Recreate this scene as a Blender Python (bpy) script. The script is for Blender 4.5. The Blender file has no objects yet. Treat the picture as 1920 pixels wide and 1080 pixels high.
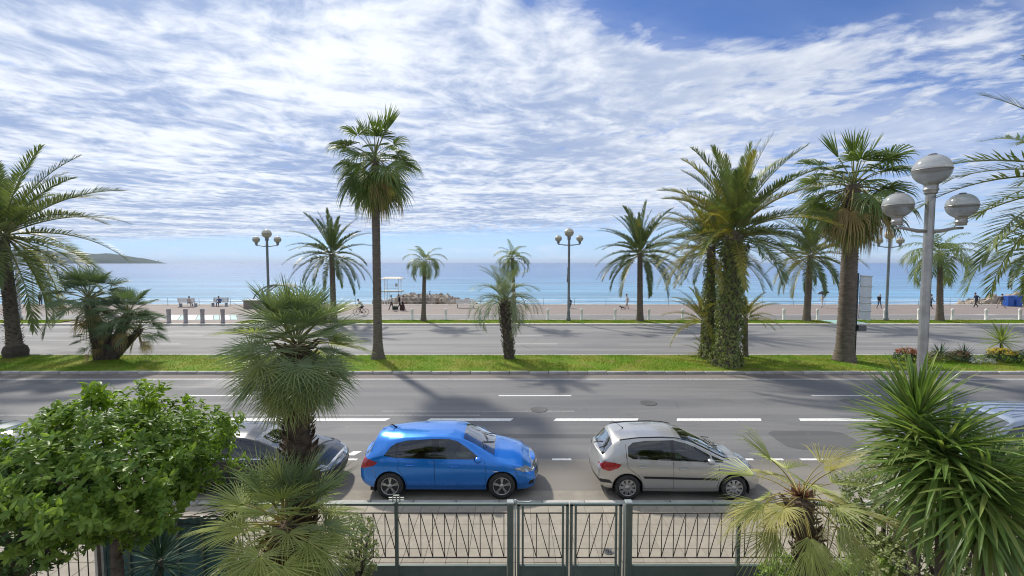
import bpy, bmesh, math, random
import numpy as np
from mathutils import Vector, Matrix, Quaternion
R = math.radians
sc = bpy.context.scene
col = sc.collection
random.seed(7); rng = np.random.default_rng(7)
# ------------------------------------------------------------------ camera
F_PX, CAM_H, PITCH = 850.0, 5.7, math.atan(48/850.0)
cam_d = bpy.data.cameras.new('camera'); cam = bpy.data.objects.new('camera', cam_d); col.objects.link(cam)
cam_d.sensor_width = 36; cam_d.lens = 36*F_PX/1920; cam_d.clip_start = 0.1; cam_d.clip_end = 90000
cam.location = (0, 0, CAM_H); cam.rotation_euler = (math.pi/2-PITCH, 0, 0)
sc.camera = cam
# ------------------------------------------------------------------ sun, sky, exposure
SUN_AZ, SUN_EL = R(-33), R(42)           # azimuth from +Y, negative = to the left
sun_dir = Vector((math.sin(SUN_AZ)*math.cos(SUN_EL), math.cos(SUN_AZ)*math.cos(SUN_EL), math.sin(SUN_EL)))
sl = bpy.data.lights.new('sun', 'SUN'); sl.energy = 2.35; sl.angle = R(3.0); sl.color = (1.0, 0.95, 0.86)
so = bpy.data.objects.new('sun', sl); col.objects.link(so)
so.rotation_euler = (-sun_dir).to_track_quat('-Z', 'Y').to_euler()
sc.view_settings.view_transform = 'Standard'; sc.view_settings.look = 'None'
sc.view_settings.exposure = 0.76; sc.view_settings.gamma = 1.0; sc.view_settings.use_curve_mapping = False
sc.cycles.use_denoising = True; sc.cycles.filter_width = 1.1
sc.cycles.max_bounces = 8; sc.cycles.transparent_max_bounces = 12; sc.cycles.volume_bounces = 0
sc.cycles.caustics_reflective = False; sc.cycles.caustics_refractive = False
sc.cycles.sample_clamp_indirect = 6

class NT:
    """small node helper"""
    def __init__(s, tree): s.t = tree; s.n = tree.nodes; s.l = tree.links
    def add(s, typ, ins=None, **kw):
        nd = s.n.new(typ)
        for k, v in kw.items(): setattr(nd, k, v)
        for k, v in (ins or {}).items(): s.put(nd.inputs[k], v)
        return nd
    def put(s, sock, v):
        if isinstance(v, bpy.types.NodeSocket): s.l.new(v, sock)
        elif isinstance(v, bpy.types.Node): s.l.new(v.outputs[0], sock)
        else: sock.default_value = v
    def m(s, op, a, b=0.0, c=0.0, clamp=False):
        nd = s.n.new('ShaderNodeMath'); nd.operation = op; nd.use_clamp = clamp
        s.put(nd.inputs[0], a); s.put(nd.inputs[1], b); s.put(nd.inputs[2], c); return nd.outputs[0]
    def sstep(s, v, a, b):
        nd = s.n.new('ShaderNodeMapRange'); nd.interpolation_type = 'SMOOTHSTEP'; nd.clamp = True
        s.put(nd.inputs[0], v); s.put(nd.inputs[1], a); s.put(nd.inputs[2], b); s.put(nd.inputs[3], 0.0); s.put(nd.inputs[4], 1.0)
        return nd.outputs[0]
    def mix(s, f, a, b, mode='MIX'):
        nd = s.n.new('ShaderNodeMix'); nd.data_type = 'RGBA'; nd.blend_type = mode; nd.clamp_factor = True
        s.put(nd.inputs[0], f); s.put(nd.inputs[6], a); s.put(nd.inputs[7], b); return nd.outputs[2]
    def noise(s, vec, scale, detail=4, rough=0.55, dist=0.0, dim='3D'):
        nd = s.n.new('ShaderNodeTexNoise'); nd.noise_dimensions = dim
        if vec is not None: s.l.new(vec, nd.inputs['Vector'])
        nd.inputs['Scale'].default_value = scale; nd.inputs['Detail'].default_value = detail
        nd.inputs['Roughness'].default_value = rough; nd.inputs['Distortion'].default_value = dist
        return nd.outputs[0]
    def comb(s, x, y, z=0.0):
        nd = s.n.new('ShaderNodeCombineXYZ'); s.put(nd.inputs[0], x); s.put(nd.inputs[1], y); s.put(nd.inputs[2], z); return nd.outputs[0]
    def sep(s, v):
        nd = s.n.new('ShaderNodeSeparateXYZ'); s.l.new(v, nd.inputs[0]); return nd.outputs

def c4(c): return (c[0], c[1], c[2], 1.0)

w = bpy.data.worlds.new('World'); sc.world = w; w.use_nodes = True
g = NT(w.node_tree); g.n.clear()
sky = g.add('ShaderNodeTexSky', sky_type='NISHITA', sun_disc=False, sun_elevation=SUN_EL, sun_rotation=SUN_AZ,
            air_density=0.8, dust_density=0.0, ozone_density=4.0, altitude=10)
tc = g.add('ShaderNodeTexCoord').outputs['Generated']
dx, dy, dz = g.sep(tc)
dzc = g.m('MAXIMUM', dz, 0.012)
px = g.m('DIVIDE', dx, dzc); py = g.m('DIVIDE', dy, dzc)            # cloud-sheet plane at unit height
# the cloud rows run a little slanted; stretched puffs
rx = g.m('ADD', g.m('MULTIPLY', px, 0.94), g.m('MULTIPLY', py, 0.34))
ry = g.m('SUBTRACT', g.m('MULTIPLY', py, 0.94), g.m('MULTIPLY', px, 0.34))
warp = g.noise(g.comb(px, py, 3.1), 0.8, 3, 0.5)
warp2 = g.noise(g.comb(px, py, 13.7), 0.8, 3, 0.5)
qx = g.m('MULTIPLY_ADD', warp, 0.7, g.m('MULTIPLY', rx, 0.95)); qy = g.m('MULTIPLY_ADD', warp2, 0.7, ry)
puffs = g.noise(g.comb(qx, qy, 0.0), 4.2, 7, 0.60, 0.1)
rip = g.noise(g.comb(g.m('MULTIPLY', qx, 1.1), qy, 21.0), 4.4, 7, 0.60, 0.1)
big = g.noise(g.comb(g.m('MULTIPLY', px, 0.8), py, 8.7), 0.62, 4, 0.55, 0.2)
shbig = g.noise(g.comb(g.m('MULTIPLY', px, 0.7), py, 31.0), 0.75, 3, 0.5, 0.2)
veil = g.noise(g.comb(g.m('MULTIPLY', rx, 0.4), ry, 40.0), 1.0, 5, 0.55, 0.3)
# open blue gap in the sheet (ahead, to the right) and the sheet's far edge
gx = g.m('DIVIDE', g.m('SUBTRACT', px, 0.95), 1.0); gyv = g.m('DIVIDE', g.m('SUBTRACT', py, 1.5), 0.75)
gap = g.sstep(g.m('ADD', g.m('SQRT', g.m('ADD', g.m('MULTIPLY', gx, gx), g.m('MULTIPLY', gyv, gyv))), g.m('MULTIPLY', g.m('SUBTRACT', big, 0.5), 0.8)), 0.5, 1.2)
side = g.m('DIVIDE', px, g.m('ADD', g.m('ABSOLUTE', py), 1.2))
edge = g.m('SUBTRACT', 1.0, g.sstep(g.m('ADD', g.m('ADD', py, g.m('MULTIPLY', side, 7.0)), g.m('MULTIPLY', big, 8.0)), 11.0, 27.0))
rightthin = g.m('SUBTRACT', 1.0, g.m('MULTIPLY', g.sstep(side, 0.08, 0.75), 0.42))
cov = g.m('MULTIPLY', g.m('MULTIPLY', gap, edge), rightthin)
thr = g.m('SUBTRACT', 0.84, g.m('MULTIPLY', cov, 0.60))
thr = g.m('SUBTRACT', thr, g.m('MULTIPLY', g.m('SUBTRACT', big, 0.5), 0.25))
dens = g.m('MULTIPLY', g.sstep(puffs, g.m('SUBTRACT', thr, 0.16), g.m('ADD', thr, 0.20)), 0.96)
veild = g.m('MULTIPLY', g.sstep(veil, 0.28, 0.72), g.m('MULTIPLY', g.m('MULTIPLY_ADD', gap, 0.85, 0.15), 0.66))
veild = g.m('MULTIPLY', veild, g.m('SUBTRACT', 1.0, g.sstep(py, 8.0, 24.0)))
dens = g.m('MAXIMUM', dens, veild)
# small low bank of cumulus along the horizon
lowv = g.noise(g.comb(g.m('ARCTAN2', dx, dy), g.m('MULTIPLY', dz, 3.2), 5.0), 15.0, 5, 0.55, 0.2)
lowm = g.m('MULTIPLY', g.sstep(dz, 0.004, 0.012), g.m('SUBTRACT', 1.0, g.sstep(dz, 0.022, 0.05)))
low = g.m('MULTIPLY', g.m('MULTIPLY', g.sstep(lowv, 0.47, 0.66), lowm), 0.5)
# pale haze layer low in the sky
hazeb = g.m('MULTIPLY', g.m('SUBTRACT', 1.0, g.sstep(dz, 0.0, 0.20)), 0.72)
sdot = g.add('ShaderNodeVectorMath', {0: tc, 1: tuple(sun_dir)}, operation='DOT_PRODUCT').outputs['Value']
glow = g.m('POWER', g.m('MAXIMUM', g.m('MULTIPLY_ADD', sdot, 0.5, 0.5), 0.0), 7.0)
lit = g.m('ADD', 0.57, g.m('MULTIPLY', glow, 0.14))
dark = g.m('SUBTRACT', 1.0, g.sstep(g.m('ADD', rip, g.m('MULTIPLY', g.m('SUBTRACT', shbig, 0.5), 0.9)), 0.30, 0.74))
dark = g.m('MULTIPLY', dark, g.m('SUBTRACT', 0.95, g.m('MULTIPLY', g.sstep(side, -0.1, 0.6), 0.55)))
ccol = g.mix(dark, (0.90, 0.94, 1.0, 1), (0.32, 0.42, 0.65, 1))
ccol = g.mix(1.0, ccol, g.comb(lit, lit, lit), 'MULTIPLY')
SKY_S = 0.08
hs = g.mix(1.0, sky.outputs[0], (0.62, 0.74, 0.98, 1), 'MULTIPLY')
cl = g.mix(1.0, ccol, (1/SKY_S, 1/SKY_S, 1/SKY_S, 1), 'MULTIPLY')
lowc = (0.44/SKY_S, 0.51/SKY_S, 0.62/SKY_S, 1)
fin = g.mix(hazeb, hs, (0.31/SKY_S, 0.43/SKY_S, 0.60/SKY_S, 1))
fin = g.mix(low, fin, lowc)
fin = g.mix(dens, fin, cl)
bg = g.add('ShaderNodeBackground', {'Color': fin, 'Strength': SKY_S})
g.l.new(bg.outputs[0], g.add('ShaderNodeOutputWorld').inputs[0])

# ------------------------------------------------------------------ pixel helpers (1920x1080 photograph)
CP, SP = math.cos(PITCH), math.sin(PITCH)
def ray(u, v):
    x = (u-960)/F_PX; y = (540-v)/F_PX
    return Vector((x, y*SP+CP, y*CP-SP))
def ground(u, v, z=0.0):
    d = ray(u, v); t = (z-CAM_H)/d.z
    return Vector((d.x*t, d.y*t, z))
def at(u, v, Y):
    d = ray(u, v); t = Y/d.y
    return Vector((d.x*t, Y, CAM_H+d.z*t))
def gy(v, z=0.0): return ground(960, v, z).y

# ------------------------------------------------------------------ materials
MATS = {}
def mat(name, color, rough=0.6, metal=0.0, var=None, vscale=4.0, vamt=0.5, bump=0.0, bscale=30.0, coat=0.0, spec=0.5, stretch=None, emit=None, trans=0.0, objvar=0.0, detail=5, ttint=(1.25, 1.3, 0.7, 1)):
    if name in MATS: return MATS[name]
    m = bpy.data.materials.new(name); m.use_nodes = True; MATS[name] = m
    n = NT(m.node_tree); b = n.n['Principled BSDF']; out = n.n['Material Output']
    b.inputs['Roughness'].default_value = rough; b.inputs['Metallic'].default_value = metal
    b.inputs['Specular IOR Level'].default_value = spec
    if coat: b.inputs['Coat Weight'].default_value = coat; b.inputs['Coat Roughness'].default_value = 0.04
    colr = c4(color); t = n.add('ShaderNodeTexCoord').outputs['Object']
    if stretch: t = n.add('ShaderNodeMapping', {'Vector': t, 'Scale': stretch}).outputs[0]
    if var is not None:
        f = n.sstep(n.noise(t, vscale, detail, 0.6), 0.5-0.5*vamt*0.6, 0.5+0.5*vamt*0.6)
        colr = n.mix(f, c4(color), c4(var))
    if objvar:
        oi = n.add('ShaderNodeObjectInfo').outputs['Random']
        k = n.m('MULTIPLY_ADD', oi, 2*objvar, 1-objvar)
        colr = n.mix(1.0, colr, n.comb(k, k, k), 'MULTIPLY')
    n.put(b.inputs['Base Color'], colr)
    if bump:
        bn = n.add('ShaderNodeBump', {'Strength': bump, 'Distance': 0.02, 'Height': n.noise(t, bscale, 5, 0.6)})
        n.l.new(bn.outputs[0], b.inputs['Normal'])
    if emit: b.inputs['Emission Color'].default_value = c4(emit[0]); b.inputs['Emission Strength'].default_value = emit[1]
    if trans:
        tr = n.add('ShaderNodeBsdfTranslucent', {'Color': colr})
        br = n.mix(1.0, colr, ttint, 'MULTIPLY'); n.put(tr.inputs['Color'], br)
        ms = n.add('ShaderNodeMixShader', {0: trans, 1: b.outputs[0], 2: tr.outputs[0]})
        n.l.new(ms.outputs[0], out.inputs[0])
    return m

# ------------------------------------------------------------------ mesh helpers
class MB:
    def __init__(s): s.v = []; s.f = []; s.mi = []; s.smooth = []
    def face(s, idx, mi=0, sm=False): s.f.append(tuple(idx)); s.mi.append(mi); s.smooth.append(sm)
    def add(s, vs, fs, mi=0, sm=False):
        o = len(s.v); s.v.extend([tuple(map(float, p)) for p in vs])
        for f in fs: s.face([i+o for i in f], mi, sm)
        return s
    def box(s, lo, hi, mi=0, bev=0.0):
        x0, y0, z0 = lo; x1, y1, z1 = hi
        if bev <= 0:
            return s.add([(x0,y0,z0),(x1,y0,z0),(x1,y1,z0),(x0,y1,z0),(x0,y0,z1),(x1,y0,z1),(x1,y1,z1),(x0,y1,z1)],
                     [(3,2,1,0),(4,5,6,7),(0,1,5,4),(1,2,6,5),(2,3,7,6),(3,0,4,7)], mi)
        b = bev   # bevelled top edges
        vs = [(x0,y0,z0),(x1,y0,z0),(x1,y1,z0),(x0,y1,z0),(x0,y0,z1-b),(x1,y0,z1-b),(x1,y1,z1-b),(x0,y1,z1-b),
              (x0+b,y0+b,z1),(x1-b,y0+b,z1),(x1-b,y1-b,z1),(x0+b,y1-b,z1)]
        return s.add(vs, [(3,2,1,0),(0,1,5,4),(1,2,6,5),(2,3,7,6),(3,0,4,7),(4,5,9,8),(5,6,10,9),(6,7,11,10),(7,4,8,11),(8,9,10,11)], mi)
    def tube(s, pts, rad, n=8, mi=0, cap=True, sm=True):
        pts = [Vector(p) for p in pts]; rads = rad if hasattr(rad, '__len__') else [rad]*len(pts)
        o = len(s.v); up = Vector((0,0,1))
        for i, p in enumerate(pts):
            t = (pts[min(i+1, len(pts)-1)]-pts[max(i-1, 0)]).normalized()
            a = t.cross(up) if abs(t.z) < 0.95 else t.cross(Vector((0,1,0)))
            a.normalize(); b = a.cross(t)
            for k in range(n):
                an = 2*math.pi*k/n
                s.v.append(tuple(p+(a*math.cos(an)+b*math.sin(an))*rads[i]))
        for i in range(len(pts)-1):
            for k in range(n):
                k2 = (k+1) % n
                s.face((o+i*n+k, o+i*n+k2, o+(i+1)*n+k2, o+(i+1)*n+k), mi, sm)
        if cap:
            s.face([o+k for k in range(n)][::-1], mi); s.face([o+(len(pts)-1)*n+k for k in range(n)], mi)
        return s
    def lathe(s, prof, n=24, mi=0, origin=(0,0,0), axis='Z', sm=True, flute=0.0, fl_n=16, squash=1.0):
        o = len(s.v)
        for r, z in prof:
            for k in range(n):
                an = 2*math.pi*k/n; rr = r
                if flute: rr = r*(1-flute*(0.5+0.5*math.cos(an*fl_n)))
                a, b = rr*math.cos(an), rr*math.sin(an)*squash
                p = (a, b, z) if axis == 'Z' else ((a, z, b) if axis == 'Y' else (z, a, b))
                s.v.append((p[0]+origin[0], p[1]+origin[1], p[2]+origin[2]))
        for i in range(len(prof)-1):
            for k in range(n):
                k2 = (k+1) % n
                s.face((o+i*n+k, o+i*n+k2, o+(i+1)*n+k2, o+(i+1)*n+k), mi, sm)
        if prof[0][0] > 1e-4: s.face([o+k for k in range(n)][::-1], mi)
        if prof[-1][0] > 1e-4: s.face([o+(len(prof)-1)*n+k for k in range(n)], mi)
        return s
    def bar(s, a, b, wx, wy=None, mi=0):
        """square bar between two points"""
        return s.tube([a, b], (wx)*0.7071, 4, mi, True, False)
    def mesh(s, name, mats):
        me = bpy.data.meshes.new(name)
        me.from_pydata(s.v, [], s.f); 
        for m in (mats if isinstance(mats, (list, tuple)) else [mats]): me.materials.append(m)
        me.polygons.foreach_set('material_index', s.mi); me.polygons.foreach_set('use_smooth', s.smooth)
        me.update(); return me
    def build(s, name, mats, parent=None, loc=None, rot=None, scale=None):
        return link(name, s.mesh(name, mats), parent, loc, rot, scale)

def link(name, data, parent=None, loc=None, rot=None, scale=None):
    o = bpy.data.objects.new(name, data); col.objects.link(o)
    if parent is not None: o.parent = parent
    if loc is not None: o.location = loc
    if rot is not None: o.rotation_euler = rot
    if scale is not None: o.scale = scale if hasattr(scale, '__len__') else (scale,)*3
    return o
def tag(o, label=None, cat=None, group=None, kind=None):
    if label: o['label'] = label
    if cat: o['category'] = cat
    if group: o['group'] = group
    if kind: o['kind'] = kind
    return o
def thing(name, label, cat, loc=(0,0,0), rz=0.0, group=None):
    return tag(link(name, None, None, loc, (0,0,rz)), label, cat, group)
def copy_tree(o, parent=None):
    c = o.copy(); col.objects.link(c); c.parent = parent
    for ch in o.children: copy_tree(ch, c)
    return c
ORD = ['first','second','third','fourth','fifth','sixth','seventh','eighth','ninth','tenth','eleventh','twelfth','thirteenth','fourteenth','fifteenth','sixteenth','seventeenth','eighteenth','nineteenth','twentieth']
# ================================================================== the setting
def asphalt(name, a, b, dark, streak=0.65):
    m = bpy.data.materials.new(name); m.use_nodes = True; n = NT(m.node_tree); bs = n.n['Principled BSDF']
    t = n.add('ShaderNodeTexCoord').outputs['Object']
    st = n.add('ShaderNodeMapping', {'Vector': t, 'Scale': (0.035, 1.0, 1.0)}).outputs[0]
    st2 = n.add('ShaderNodeMapping', {'Vector': t, 'Scale': (0.25, 1.0, 1.0)}).outputs[0]
    f1 = n.sstep(n.noise(st, 0.9, 4, 0.6, 0.15), 0.42, 0.58)
    f6 = n.sstep(n.noise(t, 1.3, 4, 0.6), 0.66, 0.74)
    f2 = n.sstep(n.noise(st2, 0.45, 6, 0.65, 0.6), 0.46, 0.66)
    f3 = n.noise(t, 55, 3, 0.7)
    f4 = n.sstep(n.noise(st, 3.0, 3, 0.5), 0.5, 0.75)
    c = n.mix(n.m('MULTIPLY', f1, streak), c4(a), c4(b))
    c = n.mix(n.m('MULTIPLY', f2, 0.8), c, c4(dark))
    c = n.mix(n.m('MULTIPLY', f6, 0.4), c, c4([x*0.6 for x in dark]))
    c = n.mix(n.m('MULTIPLY', f4, 0.25), c, c4([x*1.25 for x in b]))
    k = n.m('MULTIPLY_ADD', f3, 0.9, 0.55)
    c = n.mix(1.0, c, n.comb(k, k, k), 'MULTIPLY')
    # hairline cracks and sealed joints
    vo = n.add('ShaderNodeTexVoronoi', {'Vector': n.add('ShaderNodeMapping', {'Vector': t, 'Scale': (0.14, 0.4, 1)}).outputs[0], 'Scale': 1.0}, feature='DISTANCE_TO_EDGE')
    ck = n.m('MULTIPLY', n.m('SUBTRACT', 1.0, n.sstep(vo.outputs['Distance'], 0.001, 0.006)), n.sstep(n.noise(t, 0.25, 2), 0.5, 0.6))
    c = n.mix(n.m('MULTIPLY', ck, 0.45), c, c4([x*0.45 for x in dark]))
    # pale scuffs and worn specks
    sp = n.sstep(n.noise(n.add('ShaderNodeMapping', {'Vector': t, 'Scale': (0.5, 1.6, 1)}).outputs[0], 5.0, 3, 0.6), 0.66, 0.74)
    c = n.mix(n.m('MULTIPLY', n.m('MULTIPLY', sp, n.sstep(n.noise(t, 0.16, 2), 0.42, 0.58)), 0.55), c, (0.42, 0.41, 0.40, 1))
    n.put(bs.inputs['Base Color'], c)
    n.put(bs.inputs['Roughness'], n.m('MULTIPLY_ADD', f2, -0.2, 0.85))
    bn = n.add('ShaderNodeBump', {'Strength': 0.35, 'Distance': 0.01, 'Height': f3}); n.l.new(bn.outputs[0], bs.inputs['Normal'])
    return m
M_road = asphalt('asphalt_near', (0.160, 0.158, 0.158), (0.205, 0.20, 0.193), (0.115, 0.114, 0.117))
M_road2 = asphalt('asphalt_far', (0.19, 0.185, 0.18), (0.255, 0.245, 0.232), (0.155, 0.151, 0.148), 1.0)
M_park = asphalt('asphalt_parking', (0.21, 0.19, 0.165), (0.25, 0.228, 0.195), (0.15, 0.137, 0.122), 0.5)
M_bike = asphalt('asphalt_cycle', (0.205, 0.197, 0.19), (0.24, 0.225, 0.21), (0.165, 0.16, 0.156), 0.5)
M_band = mat('brown_gutter', (0.25, 0.215, 0.185), 0.9, var=(0.15, 0.13, 0.115), vscale=1.2, vamt=1.2, bump=0.3, bscale=40, stretch=(0.3, 1, 1))
M_conc = mat('gutter_concrete', (0.36, 0.32, 0.26), 0.9, var=(0.22, 0.195, 0.16), vscale=1.6, vamt=1.2, bump=0.3, bscale=60)
M_prom = mat('promenade_red', (0.285, 0.228, 0.196), 0.85, var=(0.235, 0.195, 0.172), vscale=0.7, vamt=1.4, bump=0.2, bscale=20, stretch=(0.25, 1, 1))
M_kerb = mat('kerb_stone', (0.52, 0.50, 0.46), 0.85, var=(0.30, 0.285, 0.26), vscale=2.2, vamt=1.0, bump=0.5, bscale=25, objvar=0.16)
M_kerbw = mat('kerb_white', (0.80, 0.76, 0.66), 0.8, var=(0.55, 0.50, 0.42), vscale=1.5, vamt=0.9, bump=0.2)
M_tile = mat('pavement_tile', (0.385, 0.34, 0.27), 0.85, var=(0.30, 0.262, 0.205), vscale=5.0, vamt=1.1, bump=0.25, bscale=70, objvar=0.07)
M_joint = mat('tile_joint', (0.16, 0.135, 0.105), 0.95)
M_soil = mat('garden_soil', (0.13, 0.10, 0.07), 0.95, var=(0.22, 0.17, 0.11), vscale=5, vamt=1.2, bump=0.8, bscale=20)
M_pebble = mat('beach_pebble', (0.42, 0.39, 0.36), 0.9, var=(0.28, 0.26, 0.24), vscale=8, vamt=1, bump=0.6, bscale=12)
def turf_mat(name, a, b_, soil, tr):
    m = bpy.data.materials.new(name); m.use_nodes = True; n = NT(m.node_tree); bs = n.n['Principled BSDF']; t = n.add('ShaderNodeTexCoord').outputs['Object']
    c = n.mix(n.sstep(n.noise(t, 0.55, 5, .6), .36, .66), c4(a), c4(b_))
    c = n.mix(n.m('MULTIPLY', n.sstep(n.noise(t, 1.1, 5, .65), .58, .70), .75), c, c4(soil))
    c = n.mix(n.m('MULTIPLY', n.sstep(n.noise(t, 3.5, 3, .6), .5, .75), .45), c, c4([x*.55 for x in a]))
    n.put(bs.inputs['Base Color'], c); bs.inputs['Roughness'].default_value = .9; bs.inputs['Specular IOR Level'].default_value = .15
    if tr:
        tl = n.add('ShaderNodeBsdfTranslucent', {'Color': c}); ms = n.add('ShaderNodeMixShader', {0: tr, 1: bs.outputs[0], 2: tl.outputs[0]}); n.l.new(ms.outputs[0], n.n['Material Output'].inputs[0])
    return m
M_turf = turf_mat('turf', (0.14, 0.24, 0.018), (0.24, 0.26, 0.04), (0.24, 0.19, 0.10), 0)
def paint(name, c, under, wear=0.5):
    m = bpy.data.materials.new(name); m.use_nodes = True; n = NT(m.node_tree); bs = n.n['Principled BSDF']
    t = n.add('ShaderNodeTexCoord').outputs['Object']
    f = n.sstep(n.noise(t, 14, 6, 0.7), wear, wear+0.12)
    f2 = n.m('MULTIPLY', f, 0.75)
    n.put(bs.inputs['Base Color'], n.mix(f2, c4(c), c4(under))); bs.inputs['Roughness'].default_value = 0.7
    return m
M_line = paint('road_paint', (0.78, 0.77, 0.73), (0.3, 0.295, 0.285), 0.52)
M_line_old = paint('road_paint_worn', (0.70, 0.69, 0.66), (0.25, 0.245, 0.24), 0.47)
M_green = paint('crossing_green_paint', (0.36, 0.58, 0.50), (0.27, 0.36, 0.33), 0.5)

def sheet(name, x0, x1, y0, y1, z, m, z2=None, parent=None, kind='structure'):
    b = MB(); z2 = z if z2 is None else z2
    b.add([(x0,y0,z),(x1,y0,z),(x1,y1,z2),(x0,y1,z2)], [(0,1,2,3)])
    o = b.build(name, m, parent)
    if parent is None: tag(o, kind=kind)
    return o
XW = 260
Y_FENCE = 7.55
garden = sheet('garden_ground', -40, 40, -12, 7.7, 0.10, M_soil)
pave = sheet('pavement', -60, 60, 7.7, 10.15, 0.115, M_joint)
gutter = sheet('gutter', -60, 60, 10.2, 11.03, 0.004, M_conc)
park = sheet('parking_lane', -XW, XW, 11.0, 12.85, 0.0, M_park)
road = sheet('road', -XW, XW, 12.85, 22.0, 0.0, M_road)
band = sheet('road_gutter', -XW, XW, 22.0, 23.0, 0.0, M_band)
median_turf = None
road2 = sheet('far_road', -XW, XW, 27.2, 40.75, 0.0, M_road2)
bike = sheet('cycle_path', -XW, XW, 43.65, 48.3, 0.11, M_bike)
prom = sheet('promenade', -XW, XW, 48.3, 59.6, 0.112, M_prom)
base = sheet('terrain', -600, 600, -30, 59.5, -0.15, M_soil)
beach = sheet('beach', -600, 600, 59.7, 90, -1.4, M_pebble, -4.3)
b = MB(); b.box((-XW, 59.6, -2.5), (XW, 60.0, 0.16)); tag(b.build('sea_wall', M_kerbw), kind='structure')

# sea with shallow turquoise water towards the shore
m = bpy.data.materials.new('sea_water'); m.use_nodes = True; n = NT(m.node_tree); bs = n.n['Principled BSDF']
t = n.add('ShaderNodeTexCoord').outputs['Object']; sx, sy, sz = n.sep(t)
nn = n.noise(n.add('ShaderNodeMapping', {'Vector': t, 'Scale': (0.004, 0.02, 1)}).outputs[0], 1.0, 5, 0.6)
shal = n.m('SUBTRACT', 1.0, n.sstep(n.m('MULTIPLY_ADD', nn, 130.0, sy), 150.0, 420.0))
mid = n.m('SUBTRACT', 1.0, n.sstep(n.m('MULTIPLY_ADD', nn, 600.0, sy), 300.0, 2600.0))
c = n.mix(mid, (0.06, 0.135, 0.31, 1), (0.09, 0.20, 0.38, 1)); c = n.mix(shal, c, (0.125, 0.31, 0.45, 1))
wv = n.noise(n.add('ShaderNodeMapping', {'Vector': t, 'Scale': (0.012, 0.11, 1)}).outputs[0], 1.0, 5, 0.65)
kk = n.m('MULTIPLY_ADD', n.sstep(wv, 0.35, 0.65), 0.4, 0.8); c = n.mix(1.0, c, n.comb(kk, kk, kk), 'MULTIPLY')
foam = n.m('MULTIPLY', n.sstep(n.noise(n.add('ShaderNodeMapping', {'Vector': t, 'Scale': (0.05, 0.5, 1)}).outputs[0], 1.0, 4, 0.6), 0.5, 0.62),
           n.m('SUBTRACT', 1.0, n.sstep(sy, 104.0, 128.0)))
c = n.mix(n.m('MULTIPLY', foam, 0.85), c, (0.8, 0.84, 0.85, 1))
n.put(bs.inputs['Base Color'], c); bs.inputs['Roughness'].default_value = 0.22; bs.inputs['IOR'].default_value = 1.333
h1 = n.noise(n.add('ShaderNodeMapping', {'Vector': t, 'Scale': (0.25, 1.0, 1)}).outputs[0], 0.35, 5, 0.65)
h2 = n.noise(n.add('ShaderNodeMapping', {'Vector': t, 'Scale': (0.02, 0.09, 1)}).outputs[0], 1.0, 4, 0.6)
bn = n.add('ShaderNodeBump', {'Strength': 0.55, 'Distance': 0.8, 'Height': n.m('ADD', h1, n.m('MULTIPLY', h2, 3.0))}); n.l.new(bn.outputs[0], bs.inputs['Normal'])
sea = sheet('sea', -45000, 45000, 78, 42000, -3.7, m)

# pavement slabs: the ones in plain view are pieces, the rest joined
PITCH_T = 0.412
tb = MB(); e = 0.2035; tb.box((-e, -e, -0.03), (e, e, 0.015), 0, 0.006); tile_me = tb.mesh('tile', M_tile)
nrow = 6; y0t = 7.72
rest = MB()
for r in range(nrow):
    for k in range(-30, 34):
        x = (k+0.5)*PITCH_T; y = y0t+(r+0.5)*PITCH_T
        if -4.2 < x < 8.4:
            o = link('tile', tile_me, pave, (x, y, 0.115+random.uniform(-0.002, 0.002)), (random.uniform(-.004,.004), random.uniform(-.004,.004), 0))
        else:
            rest.box((x-e, y-e, 0.09), (x+e, y+e, 0.13), 0, 0.006)
tag(rest.build('joined_tiles', M_tile, pave), kind='stuff')
# near kerb
kerb1 = sheet('kerb', -60, 60, 10.18, 10.33, 0.07, M_joint)
kb = MB(); kb.box((-0.49, -0.09, -0.1), (0.49, 0.09, 0.13), 0, 0.015); kme = kb.mesh('kerb_stone', M_kerb)
for k in range(-14, 15): link('kerb_stone', kme, kerb1, (k+0.2, 10.255, 0.005), None, (1, 1, 1))
# manhole cover in the pavement
p = ground(1141, 1034, 0.13)
mh = thing('manhole_cover', 'round dark grey metal cover set in the beige pavement behind the gate', 'manhole cover', (p.x, p.y, 0.1315))
M_iron = mat('cast_iron', (0.13, 0.13, 0.14), 0.5, 0.6, var=(0.2, 0.19, 0.18), vscale=20, bump=0.4, bscale=80)
b = MB(); b.lathe([(0.105, 0.0), (0.105, 0.006), (0.098, 0.008), (0.09, 0.008), (0.088, 0.004), (0.0, 0.004)], 32); b.build('rim_plate', M_iron, mh)
b = MB()
for rr in (0.03, 0.055, 0.078): b.lathe([(rr-.006, 0.004), (rr-.005, 0.009), (rr+.005, 0.009), (rr+.006, 0.004)], 28)
b.build('raised_rings', M_iron, mh)

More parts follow.
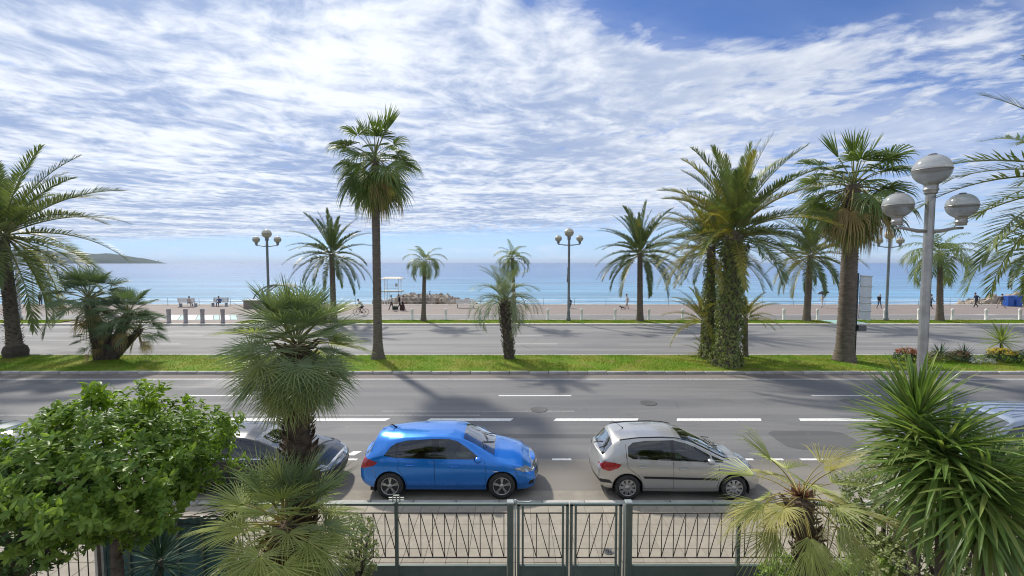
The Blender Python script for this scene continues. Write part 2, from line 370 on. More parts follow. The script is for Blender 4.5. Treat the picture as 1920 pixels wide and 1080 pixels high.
# road markings (children of the road they lie on)
def dash(parent, x0, x1, yc, wd, m=None, z=0.004, name='lane_dash', skew=0.0):
    b = MB(); b.add([(x0,yc-wd/2,z),(x1,yc-wd/2,z),(x1+skew,yc+wd/2,z),(x0+skew,yc+wd/2,z)], [(0,1,2,3)])
    return b.build(name, m or M_line, parent)
Yl = gy(787)
def gx(u, v): return ground(u, v).x
for (u0, u1) in ((415, 724), (800, 957), (1037, 1193), (1266, 1424), (1496, 1654), (1726, 1884), (1956, 2114), (120, 330)):
    dash(road, gx(u0, 787), gx(u1, 787), Yl, 0.27, skew=0.12)
Yt = gy(742)
for k in range(-4, 5): dash(road, gx(935, 742)+k*13.4, gx(1071, 742)+k*13.4, Yt, 0.12)
dash(road, -XW, XW, gy(711), 0.13, M_line_old, name='edge_line')
dash(road, -30, -1.2, gy(778.5), 0.05, M_line_old, name='old_line'); dash(road, -5.0, 2.4, gy(771), 0.035, M_line_old, name='old_line')
for (u0, u1) in ((632, 670), (1035, 1071), (1388, 1412), (1440, 1468), (1500, 1590), (1602, 1690), (1750, 1830), (420, 470), (250, 330)):
    dash(park, gx(u0, 861), gx(u1, 861), gy(861.5), 0.12)
dash(park, gx(652, 850), gx(668, 850), gy(850), 0.3, name='bay_mark', skew=0.12, m=M_line)
for k in range(-7, 8):
    dash(road2, gx(965, 645)+k*13.2, gx(965, 645)+3.0+k*13.2, gy(645), 0.12)
    dash(road2, gx(943, 630)+k*13.2, gx(943, 630)+3.1+k*13.2, gy(630), 0.13)
dash(road2, -XW, XW, gy(613), 0.13, M_line_old, name='edge_line')
dash(road2, -XW, XW, 27.62, 0.1, M_line_old, name='edge_line')

M_patch = asphalt('asphalt_patch', (0.105, 0.104, 0.106), (0.13, 0.128, 0.126), (0.08, 0.08, 0.082))
M_patch2 = asphalt('asphalt_patch_pale', (0.165, 0.162, 0.158), (0.20, 0.195, 0.188), (0.13, 0.128, 0.126))
for (x, y, wx, wy, mm) in ((-9.5, 17.6, 3.4, 1.1, M_patch), (4.6, 20.4, 6.5, 0.9, M_patch2), (9.8, 14.3, 2.6, 1.6, M_patch), (-3.4, 13.9, 1.5, 0.8, M_patch2), (15.5, 18.2, 4.0, 1.0, M_patch), (1.0, 14.6, 9.0, .35, M_patch), (-16, 20.6, 5, .8, M_patch2)):
    b = MB(); N_ = 20; rd_ = random.Random(int(x*10)); vs = []
    for k in range(N_):
        a_ = 2*math.pi*k/N_; cx_, cy_ = math.cos(a_), math.sin(a_); f_ = 1/max(abs(cx_), abs(cy_)); vs.append((x+cx_*f_*wx/2*rd_.uniform(.96, 1.0), y+cy_*f_*wy/2*rd_.uniform(.94, 1.0), .003))
    b.add(vs, [tuple(range(N_))]); b.build('asphalt_patch', mm, road)
for (u, v) in ((1215, 756), (1010, 768), (610, 728)):
    q = ground(u, v); dc = thing('manhole_cover', 'round iron cover in the near road, ' + {1215: 'above the silver hatchback', 1010: 'just beyond the nose of the blue hatchback', 610: 'beside the shaggy fan palm'}[u], 'manhole cover', (q.x, q.y, .004))
    b = MB(); b.lathe([(.34, 0), (.34, .006), (.31, .008), (.29, .005), (0, .005)], 28); b.build('cover_plate', mat('road_iron', (.09, .088, .085), .6, .4, var=(.13, .125, .12), vscale=12, bump=.4, bscale=60), dc)
# median: kerb stones, turf, blades
def turf_strip(name, x0, x1, y0, y1, z, crown):
    nx = max(2, int((x1-x0)/2.5)); ny = 10; b = MB(); vs = []
    for j in range(ny+1):
        for i in range(nx+1):
            x = x0+(x1-x0)*i/nx; f = j/ny; y = y0+(y1-y0)*f
            vs.append((x, y, z+crown*math.sin(math.pi*f)+0.02*math.sin(x*0.9+3*f)*math.sin(math.pi*f)))
    b.add(vs, [(j*(nx+1)+i, j*(nx+1)+i+1, (j+1)*(nx+1)+i+1, (j+1)*(nx+1)+i) for j in range(ny) for i in range(nx)], 0, True)
    return tag(b.build(name, M_turf), kind='structure')
def blades(name, x0, x1, y0, y1, z, crown, n, h, wd, label, material):
    X = rng.uniform(x0, x1, n); F = rng.uniform(0, 1, n); Y = y0+(y1-y0)*F
    Z = z+crown*np.sin(np.pi*F)+0.02*np.sin(X*0.9+3*F)*np.sin(np.pi*F)
    A = rng.uniform(0, 2*np.pi, n); H = h*rng.uniform(0.5, 1.3, n)*(0.75+0.5*np.sin(X*0.7+Y*1.3)**2); T = rng.normal(0, 0.45, (n, 2))*H[:, None]
    V = np.zeros((n, 3, 3)); ca, sa = np.cos(A)*wd/2, np.sin(A)*wd/2
    V[:, 0] = np.stack([X-ca, Y-sa, Z-0.005], 1); V[:, 1] = np.stack([X+ca, Y+sa, Z-0.005], 1); V[:, 2] = np.stack([X+T[:, 0], Y+T[:, 1], Z+H], 1)
    me = bpy.data.meshes.new(name); me.from_pydata(V.reshape(-1, 3).tolist(), [], np.arange(3*n).reshape(-1, 3).tolist()); me.materials.append(material)
    return tag(link(name, me), label, 'grass', kind='stuff')
M_blade = turf_mat('grass_blade', (0.16, 0.285, 0.02), (0.27, 0.31, 0.045), (0.33, 0.29, 0.12), .35)
turf_strip('median_lawn', -XW, XW, 23.05, 27.05, 0.12, 0.06)
blades('grass', -34, 34, 23.12, 27.0, 0.12, 0.06, 85000, 0.07, 0.022, 'short mown grass on the strip between the two roads', M_blade)
kerb2 = sheet('median_kerb', -XW, XW, 22.86, 23.04, 0.06, M_joint)
kb = MB(); kb.box((-0.485, -0.1, -0.1), (0.485, 0.1, 0.135), 0, 0.03); kme2 = kb.mesh('kerb_stone', M_kerb)
for k in range(-32, 33): link('kerb_stone', kme2, kerb2, (k+0.37, 22.95+random.uniform(-.012,.012), random.uniform(-.012, .008)), (0, 0, random.uniform(-.012,.012)))
b = MB(); b.box((-XW, 27.05, -0.05), (XW, 27.25, 0.14), 0, 0.02); tag(b.build('median_far_kerb', M_kerb), kind='structure')
kerb3 = MB(); kerb3.box((-XW, 40.75, -0.05), (XW, 41.15, 0.15), 0, 0.03)
k3 = tag(kerb3.build('far_kerb', M_kerbw), kind='structure')
segs = [(-XW, ground(112, 605, .13).x), (ground(445, 605, .13).x, ground(1545, 603, .13).x), (ground(1612, 603, .13).x, XW)]
for (x0, x1) in segs:
    turf_strip('verge_lawn', x0, x1, 41.15, 43.62, 0.13, 0.05)
    blades('grass', max(x0, -56), min(x1, 56), 41.2, 43.6, 0.13, 0.05, int(500*(min(x1, 56)-max(x0, -56))), 0.075, 0.04,
           'short grass on the verge ' + ('at the left beside the flagpole' if x0 < -100 else 'along the white bollards' if x1 < 100 else 'at the right beyond the flower bed'), M_blade)
sheet('crossing_paving', segs[0][1], segs[1][0], 41.15, 43.65, 0.118, M_prom)
sheet('crossing_ramp', segs[1][1], segs[2][0], 41.15, 43.65, 0.118, M_green)
b = MB(); b.box((-XW, 43.62, 0.0), (segs[0][1], 43.76, 0.16)); b.box((segs[1][0], 43.62, 0.0), (segs[1][1], 43.76, 0.16)); b.box((segs[2][0], 43.62, 0.0), (XW, 43.76, 0.16))
tag(b.build('verge_back_kerb', M_kerbw), kind='structure')
dash(prom, -XW, XW, 48.3, 0.16, M_line_old, z=0.118, name='edge_line')
# green and white crossing on the cycle path (left)
for i, u in enumerate((325, 358, 390, 422)):
    x = ground(u, 597, .12).x
    dash(bike, x, x+1.05, 45.9, 3.6, M_line, z=0.116, name='crossing_stripe', skew=-2.3)
    dash(bike, x+1.15, x+1.75, 45.9, 3.6, M_green, z=0.116, name='crossing_stripe', skew=-2.3)
for (u, v) in ((1830, 590), (1868, 598)):
    q = ground(u, v, .12); dash(bike, q.x, q.x+2.2, q.y, 0.4, M_line, z=0.116, name='path_arrow', skew=-0.5)
dash(bike, ground(1000, 592, .12).x, XW, 47.2, 0.07, M_line_old, z=0.116, name='edge_line')

# far headland across the bay
def headland():
    nx, ny = 150, 34; vs = []
    x0, x1 = -8200, -2965; Yc = 3900
    random.seed(3); ph = [random.uniform(0, 6) for _ in range(8)]
    for j in range(ny+1):
        f = j/ny
        for i in range(nx+1):
            s = (i/nx)**.6; x = x0+(x1-x0)*s; q = (x1-x)
            prof = 155*(1-math.exp(-q/520.0))*(0.93+0.05*math.sin(q*.0031+ph[0])+0.035*math.sin(q*.011+ph[1])+0.015*math.sin(q*.037+ph[2]))
            cross = max(0.0, math.sin(math.pi*min(1, f*1.02)))**0.6
            z = prof*cross*(1+.05*math.sin(x*.02+f*9+ph[3])) + random.uniform(-2.5, 2.5)*cross*min(1, q/200)
            k = 1+.3*f
            vs.append((x*k, Yc*k, -4+z))
    b = MB(); b.add(vs, [(j*(nx+1)+i, j*(nx+1)+i+1, (j+1)*(nx+1)+i+1, (j+1)*(nx+1)+i) for j in range(ny) for i in range(nx)], 0, True)
    M_h = mat('headland_forest', (0.030, 0.05, 0.032), 0.95, var=(0.06, 0.078, 0.052), vscale=0.012, vamt=1.0, spec=0.05)
    return tag(b.build('headland', M_h), kind='structure')
headland()
p = at(297, 487, 4100)
lh = thing('lighthouse', 'tiny pale lighthouse at the tip of the distant headland', 'lighthouse', (p.x, p.y, -2))
M_white = mat('white_paint', (0.78, 0.78, 0.76), 0.55, var=(0.66, 0.65, 0.62), vscale=3)
b = MB(); b.lathe([(5, 0), (3.5, 19), (4.5, 20), (4.5, 21), (2.2, 21), (2.2, 24)], 12); b.build('tower', M_white, lh)
b = MB(); b.lathe([(2.6, 24), (1.7, 26), (0.1, 27.5)], 12); b.build('lantern_roof', M_iron, lh)
# ================================================================== cars
def smooth_curve(pts, xs, rad):
    pts = sorted(pts); X = [p[0] for p in pts]; Z = [p[1] for p in pts]
    acc = np.zeros_like(xs); K = 9; ww = 0
    for k in range(-K, K+1):
        wt = 1-abs(k)/(K+1); acc += wt*np.interp(xs+rad*k/K, X, Z); ww += wt
    return acc/ww
def car_paint(name, color, metal=0.35, rough=0.32):
    if name in MATS: return MATS[name]
    m = bpy.data.materials.new(name); m.use_nodes = True; MATS[name] = m; n = NT(m.node_tree); b = n.n['Principled BSDF']
    t = n.add('ShaderNodeTexCoord').outputs['Object']
    k = n.m('MULTIPLY_ADD', n.noise(t, 2.0, 4), 0.16, 0.92)
    # road dust along the lower body
    sx, sy, sz = n.sep(t)
    dust = n.m('MULTIPLY', n.m('SUBTRACT', 1.0, n.sstep(sz, 0.15, 0.55)), n.m('MULTIPLY', n.noise(t, 9, 5), 0.35))
    cc = n.mix(1.0, c4(color), n.comb(k, k, k), 'MULTIPLY')
    n.put(b.inputs['Base Color'], n.mix(dust, cc, (0.3, 0.27, 0.22, 1)))
    b.inputs['Metallic'].default_value = metal
    n.put(b.inputs['Roughness'], n.m('ADD', n.m('MULTIPLY', dust, 0.8), rough))
    b.inputs['Coat Weight'].default_value = 1.0; b.inputs['Coat Roughness'].default_value = 0.03
    return m
def glass_mat(name, tint, dens, k=1.6, k0=0.02):
    if name in MATS: return MATS[name]
    m = bpy.data.materials.new(name); m.use_nodes = True; MATS[name] = m; n = NT(m.node_tree); n.n.remove(n.n['Principled BSDF'])
    fr = n.add('ShaderNodeFresnel', {'IOR': 1.52}).outputs[0]
    tr = n.add('ShaderNodeBsdfTransparent', {'Color': c4([x*dens for x in tint])}); gl = n.add('ShaderNodeBsdfGlossy', {'Color': (1,1,1,1), 'Roughness': 0.015})
    ms = n.add('ShaderNodeMixShader', {0: n.m('MULTIPLY_ADD', fr, k, k0, True), 1: tr.outputs[0], 2: gl.outputs[0]})
    n.l.new(ms.outputs[0], n.n['Material Output'].inputs[0]); return m
M_glass = glass_mat('car_glass', (0.72, 0.9, 0.82), 0.62)
M_glass_dark = glass_mat('car_glass_tinted', (0.8, 0.95, 0.88), 0.30)
M_screen = glass_mat('windscreen_glass', (0.75, 0.92, 0.9), 0.62, 2.2, 0.13)
M_black = mat('black_plastic', (0.018, 0.018, 0.02), 0.45)
M_blackg = mat('gloss_black', (0.01, 0.01, 0.012), 0.12, coat=0.6)
M_rubber = mat('tyre_rubber', (0.022, 0.022, 0.023), 0.85, var=(0.05, 0.047, 0.042), vscale=8, bump=0.2, bscale=60)
M_alloy = mat('alloy', (0.62, 0.61, 0.59), 0.32, 0.75, var=(0.45, 0.43, 0.4), vscale=10)
M_chrome = mat('chrome', (0.8, 0.8, 0.8), 0.12, 1.0)
M_red = mat('tail_lamp_red', (0.42, 0.012, 0.016), 0.12, coat=1.0, var=(0.28, 0.006, 0.01), vscale=18)
M_lampglass = mat('headlamp_glass', (0.55, 0.57, 0.6), 0.08, 0.6, coat=1.0, var=(0.25, 0.26, 0.28), vscale=14)
M_cloth = mat('car_seat_cloth', (0.055, 0.055, 0.058), 0.9, var=(0.09, 0.09, 0.09), vscale=20)
M_dash = mat('car_dash', (0.03, 0.03, 0.032), 0.6)
M_seam = mat('panel_gap', (0.012, 0.012, 0.013), 0.8)

def poly_in(poly, x, z):
    c = False; j = len(poly)-1
    for i in range(len(poly)):
        xi, zi = poly[i]; xj, zj = poly[j]
        if (zi > z) != (zj > z) and x < (xj-xi)*(z-zi)/(zj-zi)+xi: c = not c
        j = i
    return c

def build_wheel(parent, x, y, r, wd, spokes, side, style):
    hub = MB(); hub.lathe([(0.02, 0), (0.13, 0.0), (0.13, 0.03), (0.02, 0.03)], 20, axis='Y')
    h = hub.build('wheel', M_iron, parent, (x, y, r), (0, 0, 0 if side < 0 else math.pi))
    rr = r*0.66
    t = MB(); t.lathe([(rr, -wd*.42), (rr+.01, -wd*.5), (r*.86, -wd*.52), (r*.965, -wd*.44), (r, -wd*.3), (r, wd*.3), (r*.965, wd*.44), (r*.86, wd*.52), (rr+.01, wd*.5), (rr, wd*.42)], 40, axis='Y')
    t.build('tyre', M_rubber, h)
    f = MB(); yo = -wd*.46
    f.lathe([(rr*1.0, yo+.16), (rr*0.9, yo+.03), (rr*0.93, yo), (rr*1.01, yo-.004), (rr*1.02, yo+.012)], 36, axis='Y', mi=0)
    f.lathe([(0.055, yo+.05), (0.06, yo+.01), (0.045, yo), (0.0, yo-.003)], 20, axis='Y')
    for k in range(spokes):
        an = 2*math.pi*k/spokes+0.3
        for dx2 in ((-.12, .12) if style == 'split' else (0.0,)):
            a2 = an+dx2; w0, w1 = (0.016, 0.013) if style == 'split' else (0.026, 0.036)
            p0 = Vector((math.cos(an)*0.045, 0, math.sin(an)*0.045)); p1 = Vector((math.cos(a2)*rr*.95, 0, math.sin(a2)*rr*.95))
            d = (p1-p0).normalized(); nrm = Vector((-d.z, 0, d.x)); vs = []
            for (p, ww) in ((p0, w0), (p1, w1)):
                for s2 in (-1, 1):
                    q = p+nrm*ww*s2
                    vs.append((q.x, yo+0.004+(0.004 if p is p0 else 0.0), q.z)); vs.append((q.x, yo+.045, q.z))
            f.add(vs, [(0,4,6,2),(1,3,7,5),(0,1,5,4),(2,6,7,3),(4,5,7,6)])
    f.build('rim', M_alloy, h)
    d = MB(); d.lathe([(rr*.9, yo+.075), (0.0, yo+.075)], 24, axis='Y'); d.build('brake_disc', M_black, h)
    return h

def build_car(name, label, loc, S, rz=0.0, cat='car'):
    root = thing(name, label, cat, loc, rz)
    xr, xf = S['xr'], S['xf']; W2 = S['W']/2
    nx = 190; xs = xr+(xf-xr)*(0.5-0.5*np.cos(np.linspace(0.0, math.pi, nx)))*0.35+(xf-xr)*np.linspace(0, 1, nx)*0.65
    hw = smooth_curve(S['hw'], xs, 0.07)*W2; zb = smooth_curve(S['zb'], xs, 0.05); zs = smooth_curve(S['zs'], xs, 0.12)
    zt = smooth_curve(S['zt'], xs, 0.075); zr = smooth_curve(S['zr'], xs, 0.06); yr = smooth_curve(S['yr'], xs, 0.09)*W2
    zr = np.maximum(zr, zs+0.012); zt = np.maximum(zt, zr+0.004)
    NL, NG, NT_ = 16, 8, 12
    rows = NL+NG+NT_+1
    G = np.zeros((nx, rows, 3))
    for i in range(nx):
        h = zs[i]-zb[i]; a = hw[i]
        ctrl = [(0.0, a*.90), (0.06, a*.955), (0.22, a*.975), (0.45, a*.992), (0.62, a*1.0), (0.78, a*.997), (0.9, a*.985), (1.0, a*.962)]
        for j in range(NL+1):
            f = j/NL; y = np.interp(f, [c[0] for c in ctrl], [c[1] for c in ctrl])
            # character crease under the belt
            y += S.get('crease', 0.008)*math.exp(-((f-0.73)/0.05)**2)
            G[i, j] = (xs[i], y, zb[i]+f*h)
        y0 = G[i, NL, 1]
        for j in range(1, NG+1):
            f = j/NG; bul = 0.025*math.sin(math.pi*f)*min(1, (zr[i]-zs[i])/0.25)
            G[i, NL+j] = (xs[i], y0+(yr[i]-y0)*(f**1.15)+bul, zs[i]+(zr[i]-zs[i])*f)
        for j in range(1, NT_+1):
            f = j/NT_; y = yr[i]*(1-f)
            G[i, NL+NG+j] = (xs[i], y, zr[i]+(zt[i]-zr[i])*(1-(1-f)**2.6))
    # nose and tail sweep: rows lean with height, plan rounding at the corners
    for i in range(nx):
        wf = max(0.0, (xs[i]-(xf-0.55))/0.55)**2; wr = max(0.0, ((xr+0.5)-xs[i])/0.5)**2
        for j in range(rows):
            z = G[i, j, 2]; yy = abs(G[i, j, 1])/W2
            if wf > 0: G[i, j, 0] -= wf*(S['nose'](z)+0.10*max(0, yy-.5))
            if wr > 0: G[i, j, 0] += wr*(S['tail'](z)+0.08*max(0, yy-.5))
    bm = bmesh.new()
    V = {}
    for sgn in (-1, 1):
        for i in range(nx):
            for j in range(rows):
                if j == rows-1 and sgn == 1: V[(1, i, j)] = V[(-1, i, j)]; continue
                p = G[i, j]; V[(sgn, i, j)] = bm.verts.new((p[0], sgn*p[1], p[2]))
    lay = bm.faces.layers.int.new('zone')
    for sgn in (-1, 1):
        for i in range(nx-1):
            for j in range(rows-1):
                q = [V[(sgn, i, j)], V[(sgn, i+1, j)], V[(sgn, i+1, j+1)], V[(sgn, i, j+1)]]
                if sgn == 1: q.reverse()
                q2 = []
                for v in q:
                    if v not in q2: q2.append(v)
                f = bm.faces.new(q2); f[lay] = 1 if j < NL else (2 if j < NL+NG else 3)
    # front and rear caps, bulging in plan
    for (i, sg, bulge) in ((nx-1, 1, S.get('bf', 0.13)), (0, -1, S.get('br', 0.09))):
        K = 14; grid = []
        for j in range(rows-1):
            line = []
            for k in range(K+1):
                if k == 0: line.append(V[(-1, i, j)]); continue
                if k == K: line.append(V[(1, i, j)]); continue
                f = -1+2*k/K; p = G[i, j]; tf = (p[2]-G[i, 0, 2])/(G[i, -1, 2]-G[i, 0, 2])
                line.append(bm.verts.new((p[0]+sg*bulge*(1-f*f)*min(1.0, abs(p[1])/(W2*.5)), f*p[1], p[2])))
            grid.append(line)
        for j in range(rows-2):
            for k in range(K):
                q = [grid[j][k], grid[j][k+1], grid[j+1][k+1], grid[j+1][k]]
                if sg == -1: q.reverse()
                try: f = bm.faces.new(q); f[lay] = 4 if sg == 1 else 5
                except ValueError: pass
        top = grid[rows-2]
        for k in range(K):
            q = [top[k], top[k+1], V[(-1, i, rows-1)]]
            try: f = bm.faces.new(q if sg == 1 else q[::-1]); f[lay] = 4 if sg == 1 else 5
            except ValueError: pass
    # cut clean outlines of glass, lamps, doors with planes
    feats = S['feats']
    for (pname, zone, poly, mt, depth) in feats:
        for a in range(len(poly)):
            (x1, z1), (x2, z2) = poly[a], poly[(a+1) % len(poly)]
            nrm = Vector((z2-z1, 0, -(x2-x1)))
            if nrm.length < 1e-6: continue
            mx0, mx1 = min(p[0] for p in poly)-.03, max(p[0] for p in poly)+.03; mz0, mz1 = min(p[1] for p in poly)-.03, max(p[1] for p in poly)+.03
            fs = []
            for f in bm.faces:
                if f[lay] not in zone: continue
                c = f.calc_center_median()
                if zone == (3,) or zone == (3, 5): ok = mx0 < c.x < mx1
                else: ok = mx0 < c.x < mx1 and mz0 < c.z < mz1
                if ok: fs.append(f)
            geom = set(fs)
            for f in fs: geom.update(f.edges); geom.update(f.verts)
            bmesh.ops.bisect_plane(bm, geom=list(geom), plane_co=(x1, 0, z1), plane_no=nrm.normalized(), dist=1e-5)
    # glass in the upper zone is bounded across as well
    groups = {}
    for f in bm.faces:
        c = f.calc_center_median(); key = None
        for fi, (pname, zone, poly, mt, depth) in enumerate(feats):
            if f[lay] in zone and poly_in(poly, c.x, c.z):
                if pname in ('windscreen', 'rear_window'):
                    yy = np.interp(c.x, xs, yr)
                    if abs(c.y) > yy*S.get('wsw', 0.90): continue
                key = (pname + ('' if c.y < 0 or pname in ('windscreen', 'rear_window', 'bonnet', 'tailgate', 'roof_panel', 'sunroof', 'grille', 'bumper_insert', 'lower_grille') else '#'), mt, depth, fi); break
        # wheel arches
        for wx in (S['wr'], S['wf']):
            if f[lay] == 1 and (c.x-wx)**2+(c.z-S['R']*0.98)**2 < S['arch']**2: key = ('DEL', None, 0, 0)
        groups.setdefault(key, []).append(f)
    dele = groups.pop(('DEL', None, 0, 0), [])
    bmesh.ops.delete(bm, geom=dele, context='FACES')
    for v in bm.verts:
        if v.is_boundary:
            for wx in (S['wr'], S['wf']):
                d = Vector((v.co.x-wx, 0, v.co.z-S['R']*0.98)); 
                if abs(d.length-S['arch']) < 0.04 and d.length > 0: d *= S['arch']/d.length; v.co.x = wx+d.x; v.co.z = S['R']*0.98+d.z
    bm.normal_update()
    def extract(faces, nm, mt, depth, parent):
        mp = {}; b = MB()
        for f in faces:
            if not f.is_valid: continue
            ids = []
            for v in f.verts:
                if v.index not in mp or True:
                    if v not in mp: mp[v] = len(b.v); q = v.co-v.normal*depth; b.v.append((q.x, q.y, q.z))
                    ids.append(mp[v])
            b.face(ids, 0, True)
        return b.build(nm, mt, parent)
    body = extract(groups.pop(None), 'body', S['paint'], 0.0, root)
    for (pn, mt, depth, fi), fs in groups.items():
        extract(fs, pn.rstrip('#'), mt, depth, root)
    bm.free()
    # arch liners, floor, wheels
    for wx in (S['wr'], S['wf']):
        for sgn in (-1, 1):
            b = MB(); A = S['arch']; vs = []; N = 18
            for k in range(N+1):
                an = -0.35+(math.pi+0.7)*k/N
                for (rr, yy) in ((A, W2*0.985), (A-.015, W2*0.93), (A-.01, W2*.55)):
                    vs.append((wx+math.cos(an)*rr, sgn*yy, S['R']*.98+math.sin(an)*rr))
            b.add(vs, [(k*3+q, k*3+q+1, (k+1)*3+q+1, (k+1)*3+q) for k in range(N) for q in range(2)], 0, True)
            b.add([(wx-A, sgn*W2*.56, .15), (wx+A, sgn*W2*.56, .15), (wx+A, sgn*W2*.56, .75), (wx-A, sgn*W2*.56, .75)], [(0,1,2,3)])
            b.build('arch_liner', M_seam, root)
            build_wheel(root, wx, sgn*(W2-0.115), S['R'], S.get('tw', 0.205), S['spokes'], sgn, S['style'])
    b = MB(); b.box((xr+.25, -W2*.84, 0.17), (xf-.3, W2*.84, 0.24)); b.build('floor_pan', M_black, root)
    # cabin
    x_c = S['cowl']; seat_x = S['seat']
    b = MB(); b.box((xr+.3, -W2*.78, 0.24), (x_c-.1, W2*.78, 0.42)); b.build('cabin_floor', M_dash, root)
    b = MB(); b.add([(x_c-.55, -W2*.84, .72), (x_c-.55, W2*.84, .72), (x_c-.45, W2*.84, S['belt']-.02), (x_c-.45, -W2*.84, S['belt']-.02), (x_c+.1, -W2*.8, S['belt']-.08), (x_c+.1, W2*.8, S['belt']-.08)],
                    [(0,1,2,3), (3,2,5,4)]); b.build('dashboard', M_dash, root)
    def seat(x, y, wd):
        b = MB(); b.box((x-.1, y-wd/2, .42), (x+.42, y+wd/2, .58), 0, .05)
        vs = []
        for (zz, hwid, xo) in ((.5, .5, -.05), (.9, .48, -.2), (1.0, .36, -.24), (1.04, .2, -.25), (1.07, .22, -.24), (1.2, .22, -.28), (1.24, .15, -.29)):
            for (sx, sy) in ((0, -1), (0, 1), (-.12, 1), (-.12, -1)): vs.append((x+xo+sx, y+sy*hwid*wd, min(zz, S['zseat'])))
        b.add(vs, [(4*q+r, 4*q+(r+1) % 4, 4*q+4+(r+1) % 4, 4*q+4+r) for q in range(6) for r in range(4)]+[(24,25,26,27)])
        b.build('seat', M_cloth, root)
    for sy in (-.38, .38): seat(seat_x, sy, .5)
    if S.get('rear_seat', True):
        for sy in (-.4, .4): seat(seat_x-.85, sy, .55)
    b = MB(); pts = [(x_c-.62-.06*math.sin(a), .38+.18*math.cos(a), .93+.17*math.sin(a)) for a in np.linspace(0, 2*math.pi, 21)]
    b.tube(pts, .014, 6, cap=False); b.build('steering_wheel', M_black, root)
    # mirrors, handles, wipers
    mx, mz, my = S['mirror']
    for sgn in (-1, 1):
        b = MB(); vs = []; rings = [(0, .25), (.02, .75), (.06, 1.0), (.12, .92), (.16, .55), (.175, .1)]
        for (o, sc_) in rings:
            for k in range(12):
                an = 2*math.pi*k/12; vs.append((mx+o-.04, sgn*(my+.1)+sgn*.1*sc_*math.cos(an), mz+.072*sc_*math.sin(an)))
        b.add(vs, [(q*12+k, q*12+(k+1) % 12, q*12+12+(k+1) % 12, q*12+12+k) for q in range(5) for k in range(12)], 0, True)
        mo = b.build('wing_mirror', S['paint'], root)
        b = MB(); b.add([(mx-.042, sgn*(my+.1)+sgn*.085*math.cos(a), mz+.06*math.sin(a)) for a in np.linspace(0, 2*math.pi, 13)[:-1]], [tuple(range(12))]); b.build('mirror_glass', M_chrome, mo)
        b = MB(); b.tube([(mx+.05, sgn*(my-.05), mz-.07), (mx+.05, sgn*(my+.06), mz-.05)], .025, 8); b.build('mirror_arm', M_black, mo)
        for (hx, hz, hy) in S['handles']:
            b = MB(); pts = [(hx+dx_, sgn*(hy+o), hz) for dx_, o in ((-.1, -.01), (-.085, .022), (0, .032), (.085, .022), (.1, -.01))]
            b.tube(pts, .015, 8); b.build('door_handle', S.get('handle_mat', S['paint']), root)
            b = MB(); b.lathe([(0.0, 0.004), (0.05, 0.002), (.06, -.004)], 14, axis='Y', origin=(hx, sgn*hy if sgn > 0 else 0, hz))
    for sgn, yy in ((1, .3), (1, -.25)):
        (wx0, wz0), (wx1, wz1) = S['wiper']
        b = MB(); b.tube([(wx0, yy+.22, wz0+.03), (wx0*.55+wx1*.45, yy-.1, wz0*.55+wz1*.45+.028), (wx0*.75+wx1*.25, yy-.38, wz0*.75+wz1*.25+.03)], .011, 5); b.build('wiper', M_black, root)
    return root

# ---- blue hatchback
BLUE = dict(W=1.82, xr=-2.10, xf=2.18, wr=-1.345, wf=1.345, R=.325, arch=.375, spokes=5, style='split', paint=car_paint('blue_paint', (0.008, 0.21, 0.72), 0.5, 0.22),
  hw=[(-2.2,.80),(-2.0,.90),(-1.6,.97),(-1.0,.985),(0,.985),(1.0,.985),(1.6,.97),(1.95,.92),(2.15,.83),(2.3,.72)],
  zb=[(-2.2,.34),(-1.9,.26),(-1.5,.2),(0,.185),(1.6,.19),(2.0,.2),(2.3,.23)],
  zs=[(-2.2,.86),(-1.9,.98),(-1.4,1.0),(-.5,.965),(.5,.93),(1.0,.905),(1.5,.85),(1.9,.76),(2.2,.64)],
  zr=[(-2.2,.90),(-2.02,1.0),(-1.75,1.18),(-1.45,1.31),(-1.1,1.375),(-.5,1.415),(0,1.415),(.35,1.375),(.7,1.23),(1.05,1.04),(1.2,.96),(1.5,.885),(1.9,.79),(2.2,.66)],
  zt=[(-2.2,.92),(-2.08,1.02),(-1.99,1.12),(-1.92,1.28),(-1.87,1.365),(-1.80,1.385),(-1.62,1.42),(-1.2,1.46),(-.4,1.485),(.1,1.475),(.45,1.40),(.8,1.235),(1.15,1.055),(1.25,1.01),(1.6,.95),(1.95,.86),(2.12,.77),(2.25,.68)],
  yr=[(-2.2,.70),(-1.9,.70),(-1.5,.67),(-1.0,.655),(-.3,.66),(.3,.665),(.7,.72),(1.1,.80),(1.4,.83),(1.9,.78),(2.2,.68)],
  nose=lambda z: .16*max(0, (.34-z)/.2)*.6+.16*max(0, (z-.55)/.2), tail=lambda z: .12*max(0, (.5-z)/.3)+.10*max(0, (z-.72)/.3),
  cowl=1.12, seat=.12, belt=.95, zseat=1.3, mirror=(.74, 1.0, .86), handles=[(-.85, .845, .885), (.22, .815, .893)], wiper=((1.14, 1.045), (.5, 1.37)),
  feats=[])
s1 = (1,); s2 = (2,); s3 = (3,)
def seam(pts, wd=.009):
    """thin closed strip polygons along a polyline"""
    out = []
    for (x1, z1), (x2, z2) in zip(pts[:-1], pts[1:]):
        d = Vector((x2-x1, z2-z1)).normalized(); nx_, nz_ = -d.y*wd/2, d.x*wd/2
        out.append([(x1+nx_, z1+nz_), (x2+nx_, z2+nz_), (x2-nx_, z2-nz_), (x1-nx_, z1-nz_)])
    return out
def seams(pts, wd=.009): return [('panel_gap', (1, 2), q, M_seam, .004) for q in seam(pts, wd)]
